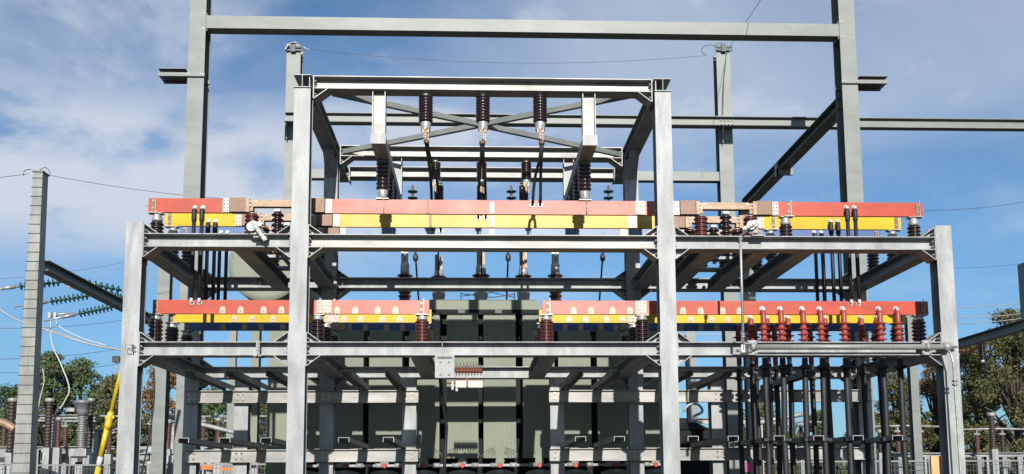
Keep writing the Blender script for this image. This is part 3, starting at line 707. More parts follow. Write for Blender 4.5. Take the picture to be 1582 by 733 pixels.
# left lead to blue, middle lead to yellow, right leads to red
za_ = aZ(658, 218, YFB)
for k, (dx, lx) in enumerate(((0, 668), (.015, 681))):
    e = at(lx, 357, DB); drop([(aX(658, 215, YFB)+dx, YFB-.03, za_), (aX(662, 240, YFB)+dx, YFB+.2, za_-.35), (e.x, DB-.35, e.z+.9), (e.x, DB-.05, e.z)], .021, 'flexible_lead',
        f'{"left" if k == 0 else "right"} black strand curving from the left roof insulator to the blue bar', [(e.x, DB, e.z)])
for k, (dx, lx) in enumerate(((-.012, 739), (.014, 750.5))):
    e = at(lx, 337, DY); x0 = aX(745, 215, YFB); drop([(x0+dx, YFB-.03, za_), (x0+dx, YFB+.1, za_-.5), (e.x, DY-.25, e.z+.7), (e.x, DY-.05, e.z)], .019, 'flexible_lead',
        f'{"left" if k == 0 else "right"} black strand hanging from the middle roof insulator to the yellow bar', [(e.x, DY, e.z)])
for k, (dx, lx) in enumerate(((0, 822.5), (.015, 834.5))):
    e = at(lx, 317, DR); x0 = aX(836, 215, YFB); drop([(x0+dx, YFB-.03, za_), (x0-.02+dx, YFB+.05, za_-.45), (e.x+(.03 if k == 0 else .0), DR-.2, e.z+.6), (e.x, DR-.05, e.z)], .021, 'flexible_lead',
        f'{"left" if k == 0 else "right"} black strand from the right roof insulator to the red bar', [(e.x, DR, e.z)])
for px, wh in ((676, 'left'), (744, 'middle'), (806, 'right')):
    a = at(px, 290, YBB); e = at(px+(2 if px < 700 else 0), 470, 16.6)
    drop([(a.x, a.y-.03, a.z), (a.x, a.y+.1, a.z-.5), (e.x, e.y-.3, e.z+.6), (e.x, e.y, e.z+.25)], .014, 'flexible_lead', f'dark flexible lead from the {wh} middle-row roof insulator down to the transformer')

# ------------------------------------------------------------------ transformer with radiators
YT = 16.0
tr = thing('power_transformer', (aX(745, 600, 18), 18, 0), 'large grey green power transformer with finned radiators behind the frame', 'transformer')
rad = [(446, 500), (508, 561), (570, 621), (632, 679), (690, 739), (747, 797), (808, 857), (863, 913), (923, 976), (984, 1036)]
for i, (a, b_) in enumerate(rad):
    x0, x1 = aX(a, 600, YT), aX(b_, 600, YT); zt = aZ(745, 484, YT); zb = aZ(745, 708, YT)
    r_ = MB(); nf = 12; poly = []
    fwid = (x1-x0)/nf
    # corrugated front sheet, with side cheeks
    for k in range(nf):
        xx = x0+k*fwid
        poly += [(xx, 0), (xx+fwid*.30, 0), (xx+fwid*.40, -.004), (xx+fwid*.90, -.004)]
    poly += [(x1, 0), (x1, .55), (x0, .55)]
    r_.prism([(p[0], p[1]) for p in poly], (0, YT, zb), (0, YT, zt), (1,0,0), (0,1,0))
    o = part('radiator', r_, 'tank_green', tr, (x0, YT, zb))
    h = MB(); h.box((x0+.01, YT-.032, zt-.12), (x1-.01, YT-.0185, zt-.04)); h.tube([((x0+x1)/2, YT-.03, zb-.05), ((x0+x1)/2, YT+.1, zb-.05)], .075, 18)
    part('header', h, 'tank_green', o)
    # embossed fan at the foot
    h = MB()
    cx_ = (x0+x1)/2
    for s in (-1, 1):
        for k in range(4):
            rr = .10+k*.055
            h.tube([(cx_+s*(.05+rr*math.cos(q)*.95), YT-.022, zb+.02+rr*math.sin(q)*.6) for q in [i_*math.pi/10*.9 for i_ in range(6)]], .004, 6)
    part('embossed_foot', h, 'tank_green', o)
    h = MB(); h.lathe((cx_, YT-.06, zb-.13), (0,1,0), [(0, .03), (.01, .042), (.06, .042)], 14); part('valve_cap', h, 'red_cap', o)
b = MB(); b.box((aX(446, 600, YT+.6), YT+.60, 1.0), (aX(1040, 600, YT+.6), YT+2.4, aZ(745, 482, YT)-.02)); part('tank', b, 'tank_shade', tr)  # near-black front paints the shade in the gaps between radiators
b = MB()
xa, xb = aX(446, 700, YT), aX(1036, 700, YT)
zz0 = aZ(745, 719, YT)
b.box((xa, YT-.02, zz0-.02), (xb, YT+.03, zz0+.02))
for k in range(20):
    xx = xa+(xb-xa)*(k+.5)/20; b.lathe((xx, YT-.03, zz0), (1,0,0), [(0,.04),(.12,.04)], 12)
part('oil_pipe', b, 'galv', tr)
for i, (a, b_) in enumerate(rad):
    x0, x1 = aX(a, 600, YT), aX(b_, 600, YT); zt = aZ(745, 727, YT)
    b = MB(); cx_ = (x0+x1)/2; n = 16; W = (x1-x0)/2-.02
    pts = [(cx_-W, zt-1.2), (cx_+W, zt-1.2)]+[(cx_+W*math.cos(math.pi*k/n), zt-.12+.13*math.sin(math.pi*k/n)**.6) for k in range(0, n+1)]
    b.prism([(p[0], p[1]) for p in pts], (0, YT+.02, 0), (0, YT-.02, 0), (1,0,0), (0,0,1)); part('fan_cowl', b, 'tank_green', tr)
    b = MB(); b.box((cx_-.06, YT-.045, zt-.05), (cx_+.06, YT-.021, zt+.01)); part('label_box', b, 'galv', tr)
# cover ledge
b = MB(); z0 = aZ(745, 478, 16.7); z1 = aZ(745, 465, 16.7)
b.hexa([(aX(660, 470, 16.7), 16.6, z0), (aX(838, 470, 16.7), 16.6, z0), (aX(838, 470, 16.7), 18.6, z0), (aX(660, 470, 16.7), 18.6, z0)],
       [(aX(664, 470, 16.7), 16.6, z1), (aX(826, 470, 16.7), 16.6, z1), (aX(826, 470, 16.7), 18.6, z1), (aX(664, 470, 16.7), 18.6, z1)])
b.box((aX(660, 470, 16.7), 16.57, z0-.03), (aX(842, 470, 16.7), 16.6, z0+.0)); part('cover', b, 'tank_green', tr)
b = MB(); b.box((aX(650, 485, 16.7), 16.58, z0-.12), (aX(838, 485, 16.7), 17.2, z0-.035)); part('cover_flange', b, 'tank_shade', tr)  # same shade colour darkens the gap below the cover
b = MB()
for px in (713, 770): p = at(px, 483, 16.55); b.box((p.x-.06, 16.52, p.z-.06), (p.x+.06, 16.57, p.z+.06))
part('latch', b, 'dark_steel', tr)
# bushings
def bushing(px, ytop, ycap, yskirt, ybot, d, r, label, lv):
    x = aX(px, (ytop+ybot)/2, d); zt, zc, zs, zb = (aZ(px, q, d) for q in (ytop, ycap, yskirt, ybot))
    t = thing('bushing', (x, d, zb), label, 'insulator', 'bushings on top of the transformer')
    b = MB(); b.lathe((x, d, zs), (0,0,-1), [(0, r*.6), (.01, r*1.15), (.03, r*1.15)]+shed_profile(.04, zs-zb, r, 7, .7)); part('ribbed_body', b, 'porcelain_red' if not lv else 'porcelain', t)
    b = MB(); b.lathe((x, d, zc), (0,0,-1), [(-.02, r*.35), (0, r*.55), (.05, r*.68), (zc-zs-.02, r*.68), (zc-zs, r*.55)]); part('cap', b, 'silver', t)
    b = MB(); b.box((x-r*.55, d-.06, zc), (x-r*.05, d-.02, zt)); b.box((x+r*.10, d-.06, zc), (x+r*.5, d-.02, zt-.04)); b.box((x-r*.3, d-.02, zc), (x+r*.3, d+.04, zt-.1))
    for k in range(3): b.bolt((x-r*.2, d-.02, zc+(zt-zc)*(.25+.25*k)), (0,-1,0), .018)
    part('terminal', b, 'tinned' if not lv else 'copper_tan', t)
    if lv: b = MB(); b.lathe((x, d, zb), (0,0,-1), [(0, r*.9), (.02, r*.95), (.14, r*.8), (.15, r*1.0), (.18, r*1.0)]); part('turret', b, 'galv_bright', t)
bushing(625.5, 388, 406, 425, 476, 17.4, .125, 'tall brown bushing with silver cap, leftmost on the transformer', False)
bushing(858, 388, 406, 425, 476, 17.4, .125, 'tall brown bushing with silver cap, rightmost on the transformer', False)
bushing(678, 395, 418, 428, 452, 16.9, .13, 'short bushing with copper terminal above the transformer cover, left of the middle', True)
bushing(743, 385, 410, 425, 452, 16.9, .14, 'short bushing with copper terminal above the middle of the transformer cover', True)
bushing(808.5, 388, 415, 426, 452, 16.9, .13, 'short bushing with copper terminal above the transformer cover, right of the middle', True)
# disc strings with thin rods
for pxs, wh in (((637.5, 642, 648), 'left'), ((790, 785, 782), 'middle'), ((940, 931, 925), 'right')):
    d = 18.2; p = at(pxs[0], 292, d); q = at(pxs[1], 398, d); e = at(pxs[2], 480, d)
    t = thing('disc_string', e, f'thin black rod topped by two dark green discs, {wh} one above the transformer', 'insulator', 'green disc strings over the transformer')
    b = MB(); b.tube([e, q, at((pxs[0]+pxs[1])/2, 345, d), at(pxs[0], 310, d)], .018, 8); part('rod', b, 'rubber', t)
    b = MB(); b.lathe(q+V((0,0,-.08)), (0,0,1), [(0,.03),(.03,.05),(.10,.055),(.16,.03)], 12); part('clamp', b, 'dark_steel', t)
    b = MB()
    for k in (296, 306):
        c_ = at(pxs[0], k, d); b.lathe(c_+V((0,0,-.03)), (0,0,1), [(0,.04),(.012,.10),(.03,.105),(.045,.05),(.05,.03)], 20)
    part('discs', b, 'glass_green', t)
    b = MB(); b.tube([at(pxs[0], 309, d), at(pxs[0], 287, d)], .022, 10); part('pin', b, 'copper', t)
# thin frame of wires on the cover
b = MB()
for a_, b2 in (((712, 452), (712, 463)), ((795, 452), (795, 463)), ((712, 458), (760, 452)), ((712, 454), (760, 460)), ((760, 452), (795, 460)), ((760, 460), (795, 455))):
    b.tube([at(*a_, 17.6), at(*b2, 17.6)], .008, 6)
part('cover_guard', b, 'wire', tr)
# conservator
b = MB(); c_ = at(410, 410, 18.0); b.lathe(c_, (0,1,0), [(0,.60),(.0,.70),(.03,.715),(2.2,.715),(2.23,.70)], 56)
cons = part('conservator', b, 'tank_green', tr)
b = MB(); b.box((c_.x-.3, 18.3, 2.2), (c_.x-.15, 18.5, c_.z-.6)); b.box((c_.x+.15, 18.3, 2.2), (c_.x+.3, 18.5, c_.z-.6)); part('conservator_leg', b, 'tank_green', tr)
b = MB(); a = at(416, 500, 18.2); b_ = at(446, 735, 18.2); b.box((a.x, 18.2, .2), (b_.x+.1, 19.6, a.z)); 
part('cooler_box', b, 'tank_green', tr)
t = thing('control_cabinet', at(1075, 733, 18), 'shade-darkened green cabinet with sloping lid low beside the right tall column', 'cabinet')
x0, x1 = aX(1046, 690, 18), aX(1097, 690, 18); zt = aZ(1070, 652, 18)
b = MB(); b.box((x0, 18, 0), (x1, 19.2, zt-.15)); part('cabinet_body', b, 'tank_shade', t)  # cabinet stands in shade; its darkness is painted into the colour
b = MB(); b.hexa([(x0-.02, 17.96, zt-.149), (x1+.02, 17.96, zt-.149), (x1+.02, 19.24, zt-.149), (x0-.02, 19.24, zt-.149)], [(x0+.2, 18.1, zt), (x1-.25, 18.1, zt), (x1-.25, 19.1, zt), (x0+.2, 19.1, zt)]); part('lid', b, 'tank_shade', t)

# ------------------------------------------------------------------ grey gantries
def post(t, px, py, y, ztop, wd=.30, dp=.28, zb=0, name='post', taper=None):
    x = aX(px, py, y); b = MB(); b.ibeam((x, y+dp/2, zb), (x, y+dp/2, ztop), dp, wd, (0,-1,0), .016, .012)
    return part(name, b, 'paint_grey', t), x
YG = 16.6
g1 = thing('gantry', (0, YG, 0), 'tall grey green painted portal with high crossbeam above the frame', 'gantry')
_, gx0 = post(g1, 299.5, 200, YG, 11.5, dp=.34); _, gx1 = post(g1, 1316.5, 200, YG, 11.5, dp=.34)
z0, z1 = aZ(810, 60, YG), aZ(810, 34, YG)
b = MB(); b.ibeam((gx0+.14, YG+.15, (z0+z1)/2), (gx1-.14, YG+.15, (z0+z1)/2), .26, z1-z0, (0,1,0), .014, .012)
zt_ = aZ(810, 30, YG); zb_ = aZ(810, 49, YG)
b = MB(); b.box((gx0+.15, YG+.02, zb_), (gx1-.15, YG+.26, zt_)); part('crossbeam', b, 'paint_grey', g1)
# service brackets
for gx, s, px in ((gx0, -1, 245), (gx1, 1, 1370)):
    b = MB(); zb = aZ(px, 116 if s < 0 else 128, YG)
    xe = aX(px, 116, YG)
    for yy in (YG-.03, YG+.30): b.box((gx-s*.17, yy-.012, zb-.035), (xe, yy+.012, zb+.035))
    o = part('bracket_arm', b, 'paint_grey', g1)
    bl = MB()
    for dx in (-.12, .12): bl.bolt((gx+dx, YG-.0425, zb), (0,-1,0), .016)
    part('bolts', bl, 'bolt', o)
    b = MB(); b.box((gx-s*.155, YG+.03, zt_+.05), (gx-s*.167, YG+.25, zb_-.05)); q = part('end_plate', b, 'paint_grey', g1)
    bl = MB()
    for zq in (zt_+.03, zb_-.03): bl.bolt((gx-s*.10, YG-.0, zq), (0,-1,0), .016)
    part('bolts', bl, 'bolt', q)
    b = MB(); n = 12; xs = gx+s*.18
    for k in range(n):
        xx = xs+(xe-xs)*k/(n-1); b.box((xx-.012, YG-.018, zb-.0), (xx+.012, YG+.288, zb+.022))
    b.box((xs, YG-.05, zb+.10), (xe, YG+.34, zb+.112)); b.box((xs, YG+.29, zb-.02), (xe, YG+.31, zb+.10))
    part('grating', b, 'paint_grey', g1)
b = MB(); p = at(1296, 160, YG+.3); q = at(1144, 308, 23.0)
b.ibeam(V((gx1-.02, YG+.29, p.z)), V((gx1-.02, 23.3, p.z)), .22, .26, (0,0,1), .016, .012); part('rear_beam', b, 'paint_grey', g1)
b = MB(); b.ibeam((gx1-.02, 23.45, 0), (gx1-.02, 23.45, p.z+.11), .28, .30, (0,-1,0), .016, .012); part('post', b, 'paint_grey', g1)
b = MB(); c_ = at(1193, 272, 20.4); b.box((gx1-.20, 20.3, p.z-.25), (gx1+.16, 20.36, p.z-.10)); b.box((gx1-.20, 20.3, p.z-.25), (gx1-.17, 20.5, p.z+.05)); part('pipe_clamp', b, 'paint_grey', g1)
YH = 19.3
g2 = thing('gantry', (0, YH, 0), 'second grey green gantry further back with two posts and long rails', 'gantry')
_, hx0 = post(g2, 451, 200, YH, aZ(453, 68, YH)); _, hx1 = post(g2, 1121, 200, YH, aZ(1118, 78, YH)); 
b = MB(); za1, zb1 = aZ(900, 180, YH-.1), aZ(900, 195, YH-.1); b.ibeam((hx0-.12, YH-.1, (za1+zb1)/2), (17, YH-.1, (za1+zb1)/2), za1-zb1, .18, (0,0,1), .014, .010); o = part('rail', b, 'paint_grey', g2)
bl = MB()
for k in range(4):
    for s in (-.04, .04): bl.bolt((hx1-.12+k*.08, YH-.105, (za1+zb1)/2+s), (0,-1,0), .018)
part('rail_bolts', bl, 'galv_bright', o)
b = MB(); za2, zb2 = aZ(800, 262, YH), aZ(800, 276, YH); b.box((hx0+.15, YH+.06, zb2), (hx1-.15, YH+.24, za2)); part('lower_rail', b, 'paint_grey', g2)
for hx, pxx in ((hx0, 452), (hx1, 1121)):
    b = MB(); zt = aZ(pxx, 74, YH); b.box((hx-.17, YH-.05, zt-.09), (hx+.20, YH-.02, zt-.05)); b.box((hx-.05, YH-.08, zt-.12), (hx+.05, YH-.01, zt+.06)); b.box((hx-.17, YH-.05, zt-.02), (hx+.20, YH-.02, zt+.02))
    part('wire_clamp', b, 'dark_steel', g2)
    b = MB(); b.hexa([(hx-.1, YH-.10, zb1-.35), (hx-.08, YH-.10, zb1-.35), (hx-.08, YH-.02, zb1-.35), (hx-.1, YH-.02, zb1-.35)], [(hx-.1, YH-.18, zb1-.0), (hx-.08, YH-.18, zb1-.0), (hx-.08, YH-.02, zb1), (hx-.1, YH-.02, zb1)]); part('corbel', b, 'paint_grey', g2)
# leftmost post with climbing rungs and its rear beam
YL = 19.6
g3 = thing('gantry', (aX(50, 500, YL), YL, 0), 'grey steel post with climbing rungs at the far left with slanting rear beam', 'gantry')
x = aX(52, 400, YL); zt = aZ(56, 266, YL)
b = MB(); b.hexa([(x-.23, YL, 0), (x+.16, YL, 0), (x+.16, YL+.30, 0), (x-.23, YL+.30, 0)], [(x-.10, YL, zt), (x+.09, YL, zt), (x+.09, YL+.26, zt), (x-.10, YL+.26, zt)]); part('post', b, 'mast_grey', g3)
b = MB(); zz_ = 1.0
while zz_ < zt-.05 and True:
    f_ = zz_/zt; xl, xr = x-.23+(.13)*f_, x+.16-.07*f_
    b.box((xl-.02, YL-.014, zz_), (xr+.0, YL-.003, zz_+.010)); b.box((xl-.02, YL-.014, zz_), (xl-.008, YL+.05, zz_+.010)); zz_ += .20
part('rungs', b, 'dark_steel', g3)
b = MB(); pz = aZ(66, 410, YL+.3); b.ibeam((x+.05, YL+.3, pz), (x+.05, 33, pz), .22, .26, (0,0,1), .016, .012); part('rear_beam', b, 'dark_steel' if 0 else 'paint_grey', g3)
b = MB(); b.box((x-.12, YL-.03, zt-.0), (x+.11, YL+.3, zt+.03)); part('cap_plate', b, 'paint_grey', g3)
# right edge gantry
g4 = thing('gantry', (aX(1600, 500, 22), 22, 0), 'grey beam with a hanging brown insulator entering at the right edge', 'gantry')
p = at(1592, 500, 21.0); b = MB(); b.ibeam((p.x, 21.0, p.z), (p.x, 27.0, p.z), .22, .26, (0,0,1), .016, .012); part('rear_beam', b, 'paint_grey', g4)
b = MB(); q = at(1583, 405, 21.0); b.box((q.x, 21.0, 0), (q.x+.3, 21.3, q.z)); part('post', b, 'paint_grey', g4)
t = thing('hanging_insulator', at(1516, 560, 24.5), 'small brown insulator hanging below the right edge beam before the trees', 'insulator')
p = at(1516, 528, 24.5); b = MB(); b.lathe(p, (0,0,-1), [(0,.05),(.03,.05)]+shed_profile(.04, .5, .10, 9, .7)); part('ribbed_body', b, 'porcelain', t)
b = MB(); b.lathe(p+V((0,0,-.5)), (0,0,-1), [(0,.06),(.08,.05)]); part('end_cap', b, 'silver', t)

# more distant grey posts seen through the frame
for px, py, d, ztp, wd, lb in ((246, 640, 24, 395, .30, 'grey background post just right of the left outer column'),
                      (421, 640, 26, 420, .26, 'grey background post left of the left tall column'), (357, 600, 27, 470, .2, 'slim grey background post behind the left bay'),
                      (700, 690, 30, 475, .0, ''), (1068, 560, 30, 512, .3, 'slim grey background post right of the right tall column'), (1416, 640, 25, 485, .22, 'slim pale background post left of the right outer column')):
    if not wd: continue
    x = aX(px, py, d); b = MB(); b.ibeam((x, d+.1, 0), (x, d+.1, aZ(px, ztp, d)), wd*.9, wd, (0,-1,0), .014, .01)
    single('steel_post', b, 'paint_grey', (x, d, 0), lb, 'post', 'background steel posts')

# ------------------------------------------------------------------ wires
def wire(p, q, sag, r, label, mt='wire', n=16, group='overhead wires', name='overhead_wire'):
    p, q = V(p), V(q); pts = []
    for i in range(n+1):
        t = i/n; c = p.lerp(q, t); c.z -= sag*4*t*(1-t); pts.append(c)
    b = MB(); b.tube(pts, r*.62, 6, False); return single(name, b, mt, p, label, 'wire', group)
wire(at(474, 76, YH), at(1092, 86, YH), .24, .007, 'thin sagging earth wire between the tops of the second gantry posts')
wire(at(1124, 78, YH), at(1185, -15, 15), 0, .008, 'thin wire rising from the right rear post to the top edge')
wire(at(76, 271, YL), at(447, 312, 22), .12, .009, 'thin earth wire from the far left post towards the frame')
wire(at(44, 269, YL), at(-20, 277, 19), 0, .009, 'thin earth wire leaving the far left post to the left edge')
wire(at(1400, 325, 24), at(1600, 309, 24), .1, .010, 'thin wire right of the frame above the outer column')
def loop(pts, r, label, mt, name='jumper_wire', group='jumper wires'):
    b = MB(); P = [V(p) for p in pts]; sm = []
    for i in range(len(P)-1):
        p0, p1, p2, p3 = P[max(i-1, 0)], P[i], P[i+1], P[min(i+2, len(P)-1)]
        for k in range(6):
            t = k/6; sm.append(.5*((2*p1)+(p2-p0)*t+(2*p0-5*p1+4*p2-p3)*t*t+(3*p1-p0-3*p2+p3)*t**3))
    sm.append(P[-1]); b.tube(sm, r, 6); return single(name, b, mt, P[0], label, 'wire', group)
loop([at(1092, 86, YH), at(1084, 80, YH), at(1088, 72, YH), at(1100, 70, YH), at(1112, 76, YH)], .008, 'small wire loop left of the right rear post top', 'wire')
loop([at(1104, 72, YH), at(1110, 67, YH), at(1120, 70, YH), at(1122, 82, YH), at(1118, 130, YH-.05), at(1117, 178, YH-.1)], .008, 'wire curling over the right rear post and down its face', 'wire')
loop([at(440, 78, YH-.1), at(447, 68, YH-.1), at(459, 66, YH-.1), at(468, 73, YH), at(480, 78, YH)], .012, 'silver wire clamp curl at the left rear post top', 'wire_light')
loop([at(36, 272, YL), at(38, 264, YL), at(48, 262, YL-.1)], .008, 'small wire curl on the left side of the far left post top', 'wire')
loop([at(60, 264, YL), at(70, 259, YL), at(77, 266, YL), at(76, 271, YL)], .008, 'small wire curl on the right side of the far left post top', 'wire')
# background lines on the left and right
for i, (a, b_, d, lb) in enumerate((((-10, 432), (200, 404), 60, 'highest faint line crossing the left background'), ((-10, 507), (196, 494), 45, 'faint line below the green strings on the left'),
        ((-10, 555), (196, 537), 45, 'faint line above the left trees'), ((-10, 576), (196, 560), 40, 'pale line across the left treetops'),
        ((1462, 414), (1600, 404), 60, 'faint line right of the frame below the column top'))):
    wire(at(*a, d), at(*b_, d), .15, .018, lb)
for i, (a, b_, lb) in enumerate((((1440, 473), (1600, 464), 'pale upper line right of the frame over the trees'), ((1440, 488), (1600, 481), 'pale middle line right of the frame over the trees'), ((1440, 498), (1600, 488), 'pale lower line right of the frame over the trees'),
        ((1050, 516), (1420, 504), 'pale line seen through the right bay'), ((240, 457), (300, 460), 'pale line seen through the left bay'))):
    wire(at(*a, 38), at(*b_, 38), .15, .026, lb, 'wire_light')
# green strain strings on the left
def gstring(a, b_, d, n, label):
    a, b_ = at(*a, d), at(*b_, d+.4); ax = (b_-a); L = ax.length
    t = thing('strain_insulator', a, label, 'insulator', 'green strain insulators'); b = MB(); pr = []
    for k in range(n):
        q = k*L/n; pr += [(q, .03), (q+L/n*.25, .115), (q+L/n*.45, .12), (q+L/n*.6, .04)]
    b.lathe(a, ax, pr+[(L, .03)], 14); part('discs', b, 'glass_green', t)
    b = MB(); u = ax.normalized(); b.tube([a-u*.9, a], .025, 8); b.tube([a-u*.45, a-u*.1], .05, 8); b.tube([b_, b_+u*.35], .03, 8); part('fittings', b, 'wire_light', t)
    return a, b_
ds = 26
gs = [((30, 443), (94, 436), 'green disc insulator string crossing behind the far left post, highest of the left ones'), ((108, 432), (188, 449), 'long green disc string above the slanting beam'),
      ((78, 466), (138, 457), 'green disc string sloping up just right of the far left post'), ((155, 454), (192, 462), 'short green disc string tucked beside the left outer column'),
      ((122, 485), (175, 474), 'lowest green disc string left of the left outer column')]
for a, b_, lb in gs: gstring(a, b_, ds, 9, lb)
loop([at(-10, 472, 26), at(30, 496, 26), at(90, 515, 26), at(140, 532, 26), at(190, 541, 26)], .020, 'thick pale cable sagging from the left edge to the frame', 'wire_light')
loop([at(64, 508, 26), at(110, 524, 26), at(150, 535, 26), at(200, 543, 26)], .018, 'pale cable just under the thick sagging cable', 'wire_light')
loop([at(78, 490, 26), at(80, 530, 26), at(95, 565, 26), at(107, 600, 26), at(100, 620, 26), at(92, 632, 26)], .018, 'white jumper hanging in an S over the left trees', 'white_paint')
loop([at(86, 492, 26), at(92, 505, 26), at(125, 522, 26), at(165, 534, 26)], .015, 'white jumper curving right from the twin clamps', 'white_paint')
loop([at(66, 570, 27), at(68, 590, 27), at(62, 615, 27), at(58, 640, 27)], .014, 'short white jumper beside the far left post', 'white_paint')
b = MB(); p = at(78, 489, 26); b.box((p.x-.05, 25.95, p.z-.05), (p.x+.03, 26.05, p.z+.1)); b.box((p.x+.1, 25.95, p.z-.05), (p.x+.17, 26.05, p.z+.1)); b.tube([at(74, 488, 26), at(108, 484, 26)], .03, 8)
single('twin_clamp', b, 'wire_light', p, 'pale twin wire clamp from which two white jumpers hang', 'clamp')

# ------------------------------------------------------------------ background switchgear
def bg_ins(px, yt, yb, d, r, mt, label, cap=True, n=14):
    x = aX(px, (yt+yb)/2, d); zt, zb = aZ(px, yt, d), aZ(px, yb, d)
    t = thing('post_insulator', (x, d, 0), label, 'insulator', 'background insulators')
    b = MB(); b.lathe((x, d, zb), (0,0,1), shed_profile(0, zt-zb, r*.72, n, .72), 14); part('ribbed_body', b, mt, t)
    b = MB(); b.lathe((x, d, zt), (0,0,1), [(0, r*.65), (.02, r*.85), (.10, r*.85), (.12, r*.6)], 14); part('cap', b, 'galv_bright', t)
    b = MB(); b.box((x-.09, d-.09, 0), (x+.09, d+.09, zb)); part('support', b, 'galv', t)
dg = 27
for px, yt, yb, r, mt, lb in ((17, 622, 700, .15, 'porcelain_dull', 'thick dark brown insulator left of the far left post'), (75, 622, 692, .15, 'porcelain_dull', 'thick dark brown insulator just right of the far left post'),
        (90, 651, 692, .10, 'porcelain_dull_red', 'thin reddish insulator beside the thick one near the far left post'), (139, 622, 700, .13, 'porcelain_dull', 'dark brown insulator behind the current transformer'),
        (169, 660, 702, .10, 'porcelain_dull_red', 'small reddish insulator just left of the left outer column'), (337, 652, 694, .12, 'porcelain_dull_red', 'reddish insulator seen in the left bay between rear columns'),
        (395, 652, 694, .12, 'porcelain_dull_red', 'reddish insulator seen just left of the cooler box'), (1360, 670, 700, .10, 'porcelain_dull', 'small dark insulator behind the right cables'),
        (1411, 652, 694, .15, 'porcelain_dull', 'dark insulator on the pale post by the right outer column'), (1533, 644, 694, .13, 'porcelain_dull', 'dark brown insulator before the right trees'),
        (260, 655, 694, .11, 'porcelain_dull_red', 'reddish insulator between left outer column and rear column')):
    bg_ins(px, yt, yb, dg, r, mt, lb)
t = thing('current_transformer', at(125, 733, 26), 'grey current transformer with ribbed neck and drum head in the left background', 'transformer')
c_ = at(125, 697, 26); x = c_.x
b = MB(); b.lathe((x, 26, c_.z), (0,0,1), shed_profile(.08, .95, .12, 14, .72), 16); part('ribbed_neck', b, 'zinc_plate', t)
b = MB(); b.lathe((x, 26, c_.z+1.0), (0,0,1), [(-.05,.10),(0,.14),(.1,.17),(.16,.17),(.17,.19),(.28,.19),(.29,.22),(.36,.22),(.38,.17)], 20); part('head', b, 'zinc_plate', t)
b = MB(); b.box((x-.22, 25.8, c_.z-.15), (x+.22, 26.2, c_.z+.05)); b.box((x-.1, 25.9, 0), (x+.1, 26.1, c_.z-.3)); b.bar((x-.42, 26, c_.z+1.12), (x-.2, 26, c_.z+1.12), .14, .1); part('base', b, 'galv', t)
# support rails
def rail(px0, px1, y0, y1, d, label, mt='galv', posts=4):
    x0, x1 = aX(px0, y0, d), aX(px1, y0, d); z1_, z0_ = aZ((px0+px1)/2, y0, d), aZ((px0+px1)/2, y1, d)
    t = thing('support_rail', (x0, d, 0), label, 'steel support', 'background support rails')
    b = MB(); b.ibeam((x0, d+.1, (z0_+z1_)/2), (x1, d+.1, (z0_+z1_)/2), z1_-z0_, .2, (0,0,1), .02, .012); part('rail', b, mt, t)
    for k in range(posts):
        x = x0+(x1-x0)*(k+.5)/posts; b = MB(); b.ibeam((x, d+.1, 0), (x, d+.1, z0_), .16, .16, (0,-1,0)); part('leg', b, mt, t)
rail(-20, 270, 701, 711, 28, 'long grey steel rail under the left background insulators', posts=6)
rail(-20, 180, 690, 695, 27.6, 'thin upper rail under the left background insulators', posts=4)
rail(60, 150, 641, 647, 27.5, 'short pale bar on top of left background insulators', posts=2)
rail(300, 440, 700, 708, 28, 'grey rail seen through the left bay', posts=3)
rail(118, 178, 664, 670, 27.5, 'short pale bar between the current transformer and the left outer column', posts=1)
rail(1360, 1600, 700, 706, 28, 'grey rail below the right trees', posts=5)
rail(1045, 1200, 646, 655, 30, 'pale cross rail seen right of the right tall column', 'galv_bright', posts=3)
rail(230, 300, 651, 657, 29, 'pale bar behind the left outer column gap', 'galv_bright', posts=1)
def stand(px0, px1, d, ytop, yins, n, label, tube=True):
    x0, x1 = aX(px0, 700, d), aX(px1, 700, d); zt = aZ((px0+px1)/2, ytop, d); zi = aZ((px0+px1)/2, yins, d)
    t = thing('switchgear_stand', (x0, d, 0), label, 'switchgear', 'distant switchgear stands')
    for k in range(n):
        x = x0+(x1-x0)*(k+.5)/n+.1*math.sin(k*7.3+px0)
        b = MB(); b.box((x-.07, d-.07, 0), (x+.07, d+.07, zt-.1)); part('leg', b, 'galv', t)
        b = MB(); b.lathe((x, d, zt), (0,0,1), shed_profile(0, zi-zt, .085, 11, .65), 10); part('ribbed_insulator', b, 'porcelain_dull' if k % 2 else 'porcelain_dull_red', t)
        b = MB(); b.box((x-.12, d-.05, zi), (x+.09, d+.05, zi+.06)); b.box((x-.03, d-.03, zi+.06), (x+.03, d+.03, zi+.16)); part('terminal', b, 'zinc_plate', t)
        b = MB(); b.box((x-.16, d-.16, zt-.45), (x+.14, d-.071, zt-.17)); part('drive_box', b, 'zinc_plate', t)
    b = MB(); b.box((x0-.3, d-.06, zt-.1), (x1+.3, d+.06, zt)); part('crossbar', b, 'galv', t)
    if tube:
        b = MB(); b.tube([(x0-.5, d, zi+.18), ((x0+x1)/2, d, zi+.21), (x1+.5, d, zi+.17)], .035, 8); part('tube_conductor', b, 'galv', t)
stand(-10, 110, 31, 694, 660, 5, 'row of small insulators on a low stand behind the far left post')
stand(110, 182, 33, 690, 652, 3, 'three small insulators on a stand behind the yellow pole')
stand(225, 290, 32, 690, 656, 3, 'three small insulators on a stand right of the left outer column')
stand(300, 440, 34, 688, 652, 4, 'low insulator stand far behind the left bay')
stand(1130, 1250, 33, 690, 660, 4, 'low insulator stand far behind the cable ends')
stand(1365, 1440, 30, 700, 668, 2, 'pair of insulators on a stand left of the right outer column')
stand(1495, 1600, 32, 702, 672, 3, 'low insulator stand below the right edge trees')
